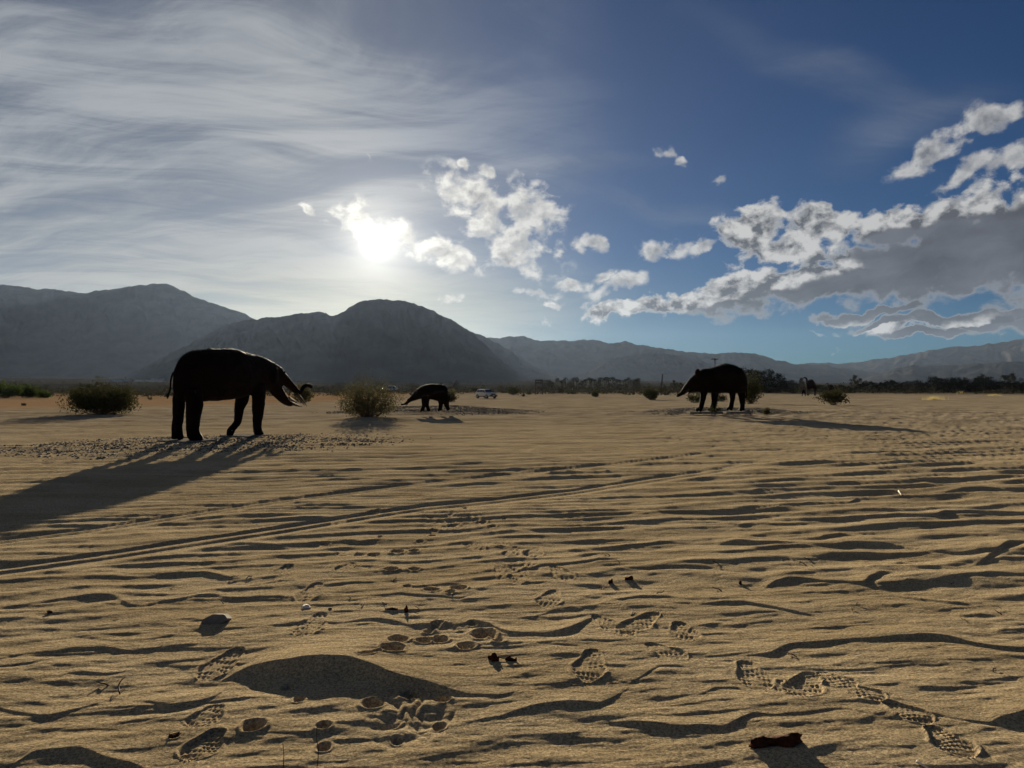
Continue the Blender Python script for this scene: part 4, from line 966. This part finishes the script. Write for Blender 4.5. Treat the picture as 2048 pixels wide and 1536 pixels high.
# ------------------------------------------------------------------ car
def make_car(label):
    root = empty('parked_car', label=label, cat='car')
    prof = [(-2.3, .42), (-2.32, .75), (-2.25, 1.0), (-2.05, 1.12), (2.0, 1.02), (2.22, .92), (2.32, .70), (2.30, .40)]
    def section(y): return y
    bm = bmesh.new(); N = 9; rings = []
    for k in range(N):
        t = -1 + 2 * k / (N - 1); yy = t * .92; inset = .10 * abs(t) ** 4
        rings.append([Vector((x * (1 - inset * .5), yy, z - (.05 * abs(t) ** 6 if z > .9 else 0))) for x, z in prof])
    loft(bm, rings)
    bmesh.ops.recalc_face_normals(bm, faces=bm.faces)
    bm_obj('body', bm, M_CARP, root, False)
    cab = [(-2.05, 1.10), (-1.75, 1.55), (-1.3, 1.68), (.15, 1.66), (.45, 1.55), (1.15, 1.05)]
    bm = bmesh.new(); rings = []
    for y, s in ((-.84, 1), (-.66, 0), (.66, 0), (.84, 1)):
        rings.append([Vector((x * (1 if s == 0 else .97), (y if s == 0 else y) * (1 if z < 1.2 else .86), z - (.03 if s else 0))) for x, z in cab])
    loft(bm, rings); bmesh.ops.recalc_face_normals(bm, faces=bm.faces); bm_obj('cabin', bm, M_CARP, root)
    for s in (-1, 1):
        bm = bmesh.new()
        for x0, x1, x2, x3 in ((-1.72, -1.5, -.95, -.95), (-.87, -.87, .0, .0), (.08, .08, .32, .82)):
            q = [Vector((x0, s * .855, 1.14)), Vector((x1, s * .765, 1.52)), Vector((x2, s * .765, 1.55)), Vector((x3, s * .855, 1.14))]
            o_ = Vector((0, s * .03, 0)); A_ = [bm.verts.new(p) for p in q]; B_ = [bm.verts.new(p + o_) for p in q]
            bm.faces.new(B_); bm.faces.new(list(reversed(A_)))
            for j in range(4): bm.faces.new((A_[j], A_[(j + 1) % 4], B_[(j + 1) % 4], B_[j]))
        bm_obj('side_window', bm, M_GLASS, root)
    for nm_, q in (('windscreen', [(.50, -.68, 1.54), (1.14, -.80, 1.10), (1.14, .80, 1.10), (.50, .68, 1.54)]), ('rear_window', [(-1.78, -.64, 1.50), (-2.02, -.72, 1.16), (-2.02, .72, 1.16), (-1.78, .64, 1.50)])):
        bm = bmesh.new(); sg = 1 if nm_ == 'windscreen' else -1; o_ = Vector((.03 * sg, 0, .03)); A_ = [bm.verts.new(Vector(p)) for p in q]; B_ = [bm.verts.new(Vector(p) + o_) for p in q]
        bm.faces.new(B_); bm.faces.new(list(reversed(A_)))
        for j in range(4): bm.faces.new((A_[j], A_[(j + 1) % 4], B_[(j + 1) % 4], B_[j]))
        bmesh.ops.recalc_face_normals(bm, faces=bm.faces); bm_obj(nm_, bm, M_GLASS, root)
    for x in (-1.42, 1.42):
        for s in (-1, 1):
            wn = empty('wheel'); wn.parent = root; wn.location = (x, s * .86, .37)
            bm = bmesh.new(); bmesh.ops.create_cone(bm, cap_ends=True, segments=24, radius1=.37, radius2=.37, depth=.24, matrix=Matrix.Rotation(R(90), 4, 'X')); bm_obj('tyre', bm, M_TYRE, wn)
            bm = bmesh.new(); bmesh.ops.create_cone(bm, cap_ends=True, segments=16, radius1=.23, radius2=.23, depth=.27, matrix=Matrix.Rotation(R(90), 4, 'X')); bm_obj('rim', bm, M_RIM, wn)
    bm = bmesh.new(); add_box(bm, 2.26, 2.37, -.86, .86, .36, .62, .02); bm_obj('bumper', bm, M_TRIM, root)
    bm = bmesh.new(); add_box(bm, 2.28, 2.35, -.48, .48, .66, .86, .015); bm_obj('grille', bm, M_TRIM, root)
    bm = bmesh.new(); add_box(bm, 2.37, 2.39, -.20, .20, .44, .56); bm_obj('number_plate', bm, M_WHITE, root)
    for s in (-1, 1):
        bm = bmesh.new(); add_box(bm, 2.12, 2.34, s * .70 - .17, s * .70 + .17, .74, .88, .02); bm_obj('headlight', bm, M_LAMP, root)
        bm = bmesh.new(); add_box(bm, -2.36, -2.24, s * .76 - .10, s * .76 + .10, .80, 1.0, .02); bm_obj('tail_light', bm, M_RLAMP, root)
        bm = bmesh.new(); add_box(bm, .82, 1.02, s * 1.0 - .10, s * 1.0 + .10, 1.08, 1.24, .03); bm_obj('mirror', bm, M_TRIM, root)
        bm = bmesh.new(); add_box(bm, -1.9, 1.9, s * .93 - .03, s * .93 + .03, .30, .46, .01); bm_obj('side_skirt', bm, M_TRIM, root)
        bm = bmesh.new(); add_box(bm, -1.4, .2, s * .62 - .025, s * .62 + .025, 1.68, 1.74, .01); bm_obj('roof_rail', bm, M_TRIM, root)
    return root
car = make_car('white sport utility car parked alone on the sand beyond the calf')
x, d, z = place(972, 796.5); car.location = (x, d, z); car.rotation_euler = (0, 0, R(-52))
k = 19 / F * d / 1.74; car.scale = (k, k, k)
c2_ = copy_tree(car); x, d, z = place(778, 784); c2_.location = (x, d, z); c2_.rotation_euler = (0, 0, R(185)); c2_['label'] = 'pale car mostly hidden behind the large creosote bush'
k = 13 / F * d / 1.74; c2_.scale = (k, k, k)

# ------------------------------------------------------------------ frame, poles, building, marker
x, d, z = place(1078, 789); hh_ = 29 / F * d; ww_ = 14 / F * d
nf = empty('notice_frame', (x, d, z), R(-8), label='tall timber notice frame on two posts right of the car', cat='notice board')
for s in (-1, 1):
    bm = bmesh.new(); add_box(bm, s * ww_ / 2 - .13, s * ww_ / 2 + .13, -.13, .13, -.3, hh_ * .93, .01); bm_obj('post', bm, M_WOOD, nf)
bm = bmesh.new(); add_box(bm, -ww_ / 2 - .2, ww_ / 2 + .2, -.25, .25, hh_ * .935, hh_ * 1.03, .02); bm_obj('roof_beam', bm, M_WOOD, nf)
bm = bmesh.new(); add_box(bm, -ww_ / 2 + .135, ww_ / 2 - .135, -.05, .05, hh_ * .74, hh_ * .86); bm_obj('rail', bm, M_WOOD, nf)
bm = bmesh.new(); add_box(bm, -ww_ / 2 + .135, ww_ / 2 - .135, -.025, .025, hh_ * .36, hh_ * .40); bm_obj('rail', bm, M_WOOD, nf)
def upole(px, top, d, label, lean=0, arm=True):
    x = (px - 1024) / F * d; z = float(base_z(x, d)); H = CH + (HZ - top) / F * d - z
    root = empty('utility_pole', (x, d, z), R(5), label=label, cat='pole'); root.rotation_euler[1] = lean
    bm = bmesh.new(); tube(bm, [(0, 0, -.5, .17), (0, 0, H * .5, .15), (0, 0, H, .12)], 8); bm_obj('post', bm, M_WOOD, root)
    if arm:
        bm = bmesh.new(); add_box(bm, -1.25, 1.25, .13, .25, H - .30, H - .12); bm_obj('crossarm', bm, M_WOOD, root)
        for q in (-1.15, -.5, .5, 1.15):
            bm = bmesh.new(); tube(bm, [(q, .19, H - .12, .05), (q, .19, H + .06, .06)], 6); bm_obj('insulator', bm, M_STONE, root)
upole(1430, 717, 260, 'utility pole with crossarm rising above the back of the black elephant')
upole(1322, 748, 200, 'short leaning pole left of the black elephant', R(4), False)
x, d, z = place(1145, 784); mk = empty('marker_post', (x, d, z), label='white marker post in the scrub right of the notice frame', cat='post')
bm = bmesh.new(); add_box(bm, -.09, .09, -.09, .09, -.2, 1.0, .01); bm_obj('post', bm, M_STEM, mk)
bm = bmesh.new(); add_box(bm, -.22, .22, -.14, -.095, .62, 1.15, .01); bm_obj('sign_plate', bm, M_WHITE, mk)
def hut(px, d, wd, ht, label, rz=0):
    x = (px - 1024) / F * d; z = float(base_z(x, d)); root = empty('low_building', (x, d, z), rz, label=label, cat='building')
    bm = bmesh.new(); add_box(bm, -wd / 2, wd / 2, -3, 3, -1, ht); bm_obj('wall', bm, M_WHITE, root)
    bm = bmesh.new(); add_box(bm, -wd / 2 - .4, wd / 2 + .4, -3.4, 3.4, ht + .003, ht + .35); bm_obj('roof', bm, M_ROOF, root)
    for q in np.linspace(-wd / 2 + 2, wd / 2 - 2, 4):
        bm = bmesh.new(); add_box(bm, q - .6, q + .6, -3.05, -2.96, 1.0, 2.1); bm_obj('window', bm, M_GLASS, root)
hut(243, 1000, 26, 3.2, 'distant pale building above the dark left bush')
hut(300, 1050, 40, 2.8, 'distant long white building left of the tail')
hut(316, 1300, 20, 3, 'small distant white building farthest left of the tail')

# ------------------------------------------------------------------ small things on the sand near the camera
def gz(px, py):
    x, y = P(px, py)
    for _ in range(3):
        z = ground_height(x, y); x, y = P(px, py, z)
    return x, y, ground_height(x, y)
# flat stone standing in the sand
x, y, z = gz(425, 1248)
bm = bmesh.new(); out = [(-.085, 0), (-.07, .045), (.0, .07), (.075, .055), (.10, .02), (.06, -.01), (.0, -.02)]
A_ = [bm.verts.new((px_, 0 + .012 * math.sin(i), pz)) for i, (px_, pz) in enumerate(out)]; B_ = [bm.verts.new((px_ * .95 + .012, .10, pz + .012)) for px_, pz in out]
bm.faces.new(A_); bm.faces.new(list(reversed(B_)))
for j in range(len(out)): bm.faces.new((A_[j], B_[j], B_[(j + 1) % len(out)], A_[(j + 1) % len(out)]))
bmesh.ops.recalc_face_normals(bm, faces=bm.faces); bmesh.ops.bevel(bm, geom=bm.edges[:], offset=.005, segments=2, affect='EDGES')
o = bm_obj('flat_stone', bm, M_STONE, label='pale flat angular stone sticking out of the left foreground sand', cat='stone'); o.location = (x, y, z - .004); o.rotation_euler = (R(-24), R(-8), R(8))
def stone(px, py, rx, ry, rz_, m, name, label, seed):
    x, y, z = gz(px, py); r = random.Random(seed); bm = bmesh.new(); bmesh.ops.create_icosphere(bm, subdivisions=3, radius=1)
    for v in bm.verts:
        n_ = 1 + .16 * math.sin(v.co.x * 3 + seed) + .12 * math.sin(v.co.y * 5 + v.co.z * 3 + seed)
        v.co = Vector((v.co.x * rx * n_, v.co.y * ry * n_, v.co.z * rz_ * n_))
    o = bm_obj(name, bm, m, None, True, label=label, cat='stone'); o.location = (x, y, z + rz_ * .45); return o
stone(613, 1217, .034, .030, .018, M_PEB, 'pebble', 'small white pebble beside a shoe print left of centre', 3)
stone(660, 1219, .012, .012, .008, M_TWIG, 'pebble', 'tiny dark pebble right of the white pebble', 5)
stone(100, 1225, .022, .014, .012, M_TWIG, 'pebble', 'small dark stone on the left foreground sand', 8)
def curl(name, label, cat, px, py, L, wd, hgt, m, rz, seed, ends=True, sub=5):
    """shrivelled leaf or bark scrap: a crumpled rolled sheet with thickness"""
    x, y, z = gz(px, py); r = random.Random(seed); nU, nV = 34, 16; bm = bmesh.new(); g = []
    for i in range(nU + 1):
        t = i / nU; w_ = wd * (math.sin(math.pi * min(max(t, .04), .96)) ** .55) * (.75 + .35 * math.sin(t * 7 + seed)); row = []
        if t > .84: w_ = max(w_, wd * .30)
        for j in range(nV):
            a = 2 * math.pi * j / nV
            rr3 = 1 + .22 * math.sin(3 * a + t * 9 + seed) + .14 * math.sin(5 * a - t * 15) + .08 * math.sin(t * 40 + a * 2)
            row.append(bm.verts.new(((t - .5) * L + .04 * L * math.sin(a * 2 + t * 5), math.cos(a) * w_ * .5 * rr3 + .10 * wd * math.sin(t * 6), hgt * (.42 + .5 * math.sin(a) * rr3) * (.55 + .6 * (w_ / wd)) + .35 * hgt * max(0, t - .8) * 5 * .6)))
        g.append(row)
    for a_, b_ in zip(g, g[1:]):
        for j in range(nV): bm.faces.new((a_[j], a_[(j + 1) % nV], b_[(j + 1) % nV], b_[j]))
    bm.faces.new(list(reversed(g[0]))); bm.faces.new(g[-1])
    o = bm_obj(name, bm, m, None, True, label=label, cat=cat); o.location = (x, y, z - .003); o.rotation_euler = (0, 0, rz); return o
curl('dried_leaf', 'large crumpled dark red dried leaf in the right foreground', 'leaf', 1552, 1490, .235, .075, .050, M_BARK, R(10), 2)
curl('dried_leaf', 'black shrivelled leaf scrap at the left end of a twig in the centre foreground', 'leaf', 987, 1320, .07, .05, .04, M_BARK, R(-25), 4)
curl('dried_leaf', 'small black leaf scrap at the right end of a twig in the centre foreground', 'leaf', 1022, 1321, .065, .03, .026, M_BARK, R(-8), 6)
curl('dried_leaf', 'small dark leaf scrap left of a faint oval print right of centre', 'leaf', 1221, 1166, .05, .03, .035, M_BARK, R(50), 8)
curl('dried_leaf', 'small dark leaf scrap right of a faint oval print right of centre', 'leaf', 1258, 1159, .07, .03, .03, M_BARK, R(15), 9)
curl('dried_leaf', 'narrow dark leaf scrap left of centre above the long ridge', 'leaf', 783, 1219, .09, .022, .016, M_BARK, R(-5), 10)
curl('dried_leaf', 'little upright dark leaf at the right end of the narrow scrap', 'leaf', 813, 1224, .032, .024, .042, M_BARK, R(70), 11)
curl('dried_leaf', 'small dark leaf tip on the crest in the right middle sand', 'leaf', 1481, 1168, .05, .02, .03, M_BARK, R(60), 12)
curl('dried_leaf', 'brown leaf scrap at the bottom left beside a shoe print', 'leaf', 347, 1470, .06, .03, .03, M_BARK, R(60), 13)
def twig(name, label, pxs, r0, m, lift=.0, group=None):
    pts = []
    for i, (px, py, h_) in enumerate(pxs):
        x, y, z = gz(px, py); pts.append((x, y, z + h_ + r0 * .8, r0 * (1 - .5 * i / max(1, len(pxs) - 1))))
    o0 = Vector(pts[0][:3]); root_pts = [(p[0] - o0.x, p[1] - o0.y, p[2] - o0.z, p[3]) for p in pts]
    bm = bmesh.new(); tube(bm, dense(root_pts, 3), 6); o = bm_obj(name, bm, m, None, True, label=label, cat='twig', group=group); o.location = o0; return o
twig('twig', 'thin twig joining two black leaf scraps in the centre foreground', [(995, 1318, .012), (1008, 1320, .006), (1024, 1320, .012)], .0035, M_TWIG)
twig('twig', 'bent twig on the left foreground sand', [(240, 1388, 0), (238, 1378, .02), (250, 1370, .04), (265, 1358, .01)], .004, M_TWIG)
twig('twig', 'upright thin stalk at the bottom edge left of centre', [(567, 1534, 0), (568, 1534, .05), (566, 1534, .10)], .002, M_TWIG)
twig('twig', 'tall thin stalk beside the round prints at the bottom', [(635, 1532, 0), (637, 1531, .06), (633, 1531, .12), (635, 1531, .17)], .0022, M_TWIG)
twig('twig', 'bleached white stick at the bottom right edge', [(1832, 1527, .004), (1845, 1534, .006), (1862, 1545, .002)], .006, M_WSTK)
twig('twig', 'white splinter on the middle sand right of centre', [(1797, 987, .03), (1804, 991, .0)], .010, M_WSTK)
twig('twig', 'slender twig right of the narrow leaf scrap', [(828, 1214, .01), (836, 1218, .006), (840, 1224, 0)], .003, M_TWIG)
# three-prong twig lying inside a shoe print
twig('twig', 'forked twig above the crossing shoe prints', [(1262, 1232, 0), (1266, 1222, .012), (1258, 1218, .01)], .003, M_TWIG)
SM = [(1212,1110),(1236,1123),(1432,1126),(1565,1122),(1580,1131),(1606,1128),(1625,1133),(1640,1118),(1650,1171),(1664,1178),(1704,1219),(1715,1165+43),(1988,1340),(1583,1311),(500,1155),(1026+900,1240),
      (470,1156),(345,1177),(410,1206),(445,1206),(165,1174),(233,1237),(120,1260),(700,1196),(715,1134),(740,1137),(790,1160),(905,1190),(1060,1130),(1320,1187),(1210,1178),(1200,1176),(1905,1168),(1100,1010),(1320,1022),(1180,1005),(1540,1012),(1810,1115),
      (1600,1127),(1590,1120),(1615,1119),(2000,1217),(1998,1228),(207,1370),(725,1210),(770,1208),(1435,1180)]
tp = None
for i, (px, py) in enumerate(SM):
    x, y, z = gz(px, py)
    if tp is None:
        bm = bmesh.new(); tube(bm, [(-.03, 0, 0, .003), (-.008, .006, .008, .0035), (.012, -.003, .004, .003), (.034, .008, .010, .0015)], 5)
        tp = bm_obj('twig', bm, M_TWIG, None, True); o = tp
    else: o = tp.copy(); COL.objects.link(o)
    tag(o, 'tiny dark twig scrap lying loose on the rippled sand', 'twig', 'tiny twig scraps on the sand')
    s = rnd.uniform(.5, 1.25); o.scale = (s, s, s); o.location = (x, y, z + .002); o.rotation_euler = (rnd.uniform(-.3, .3), rnd.uniform(-.5, .3), rnd.uniform(0, 3.1))
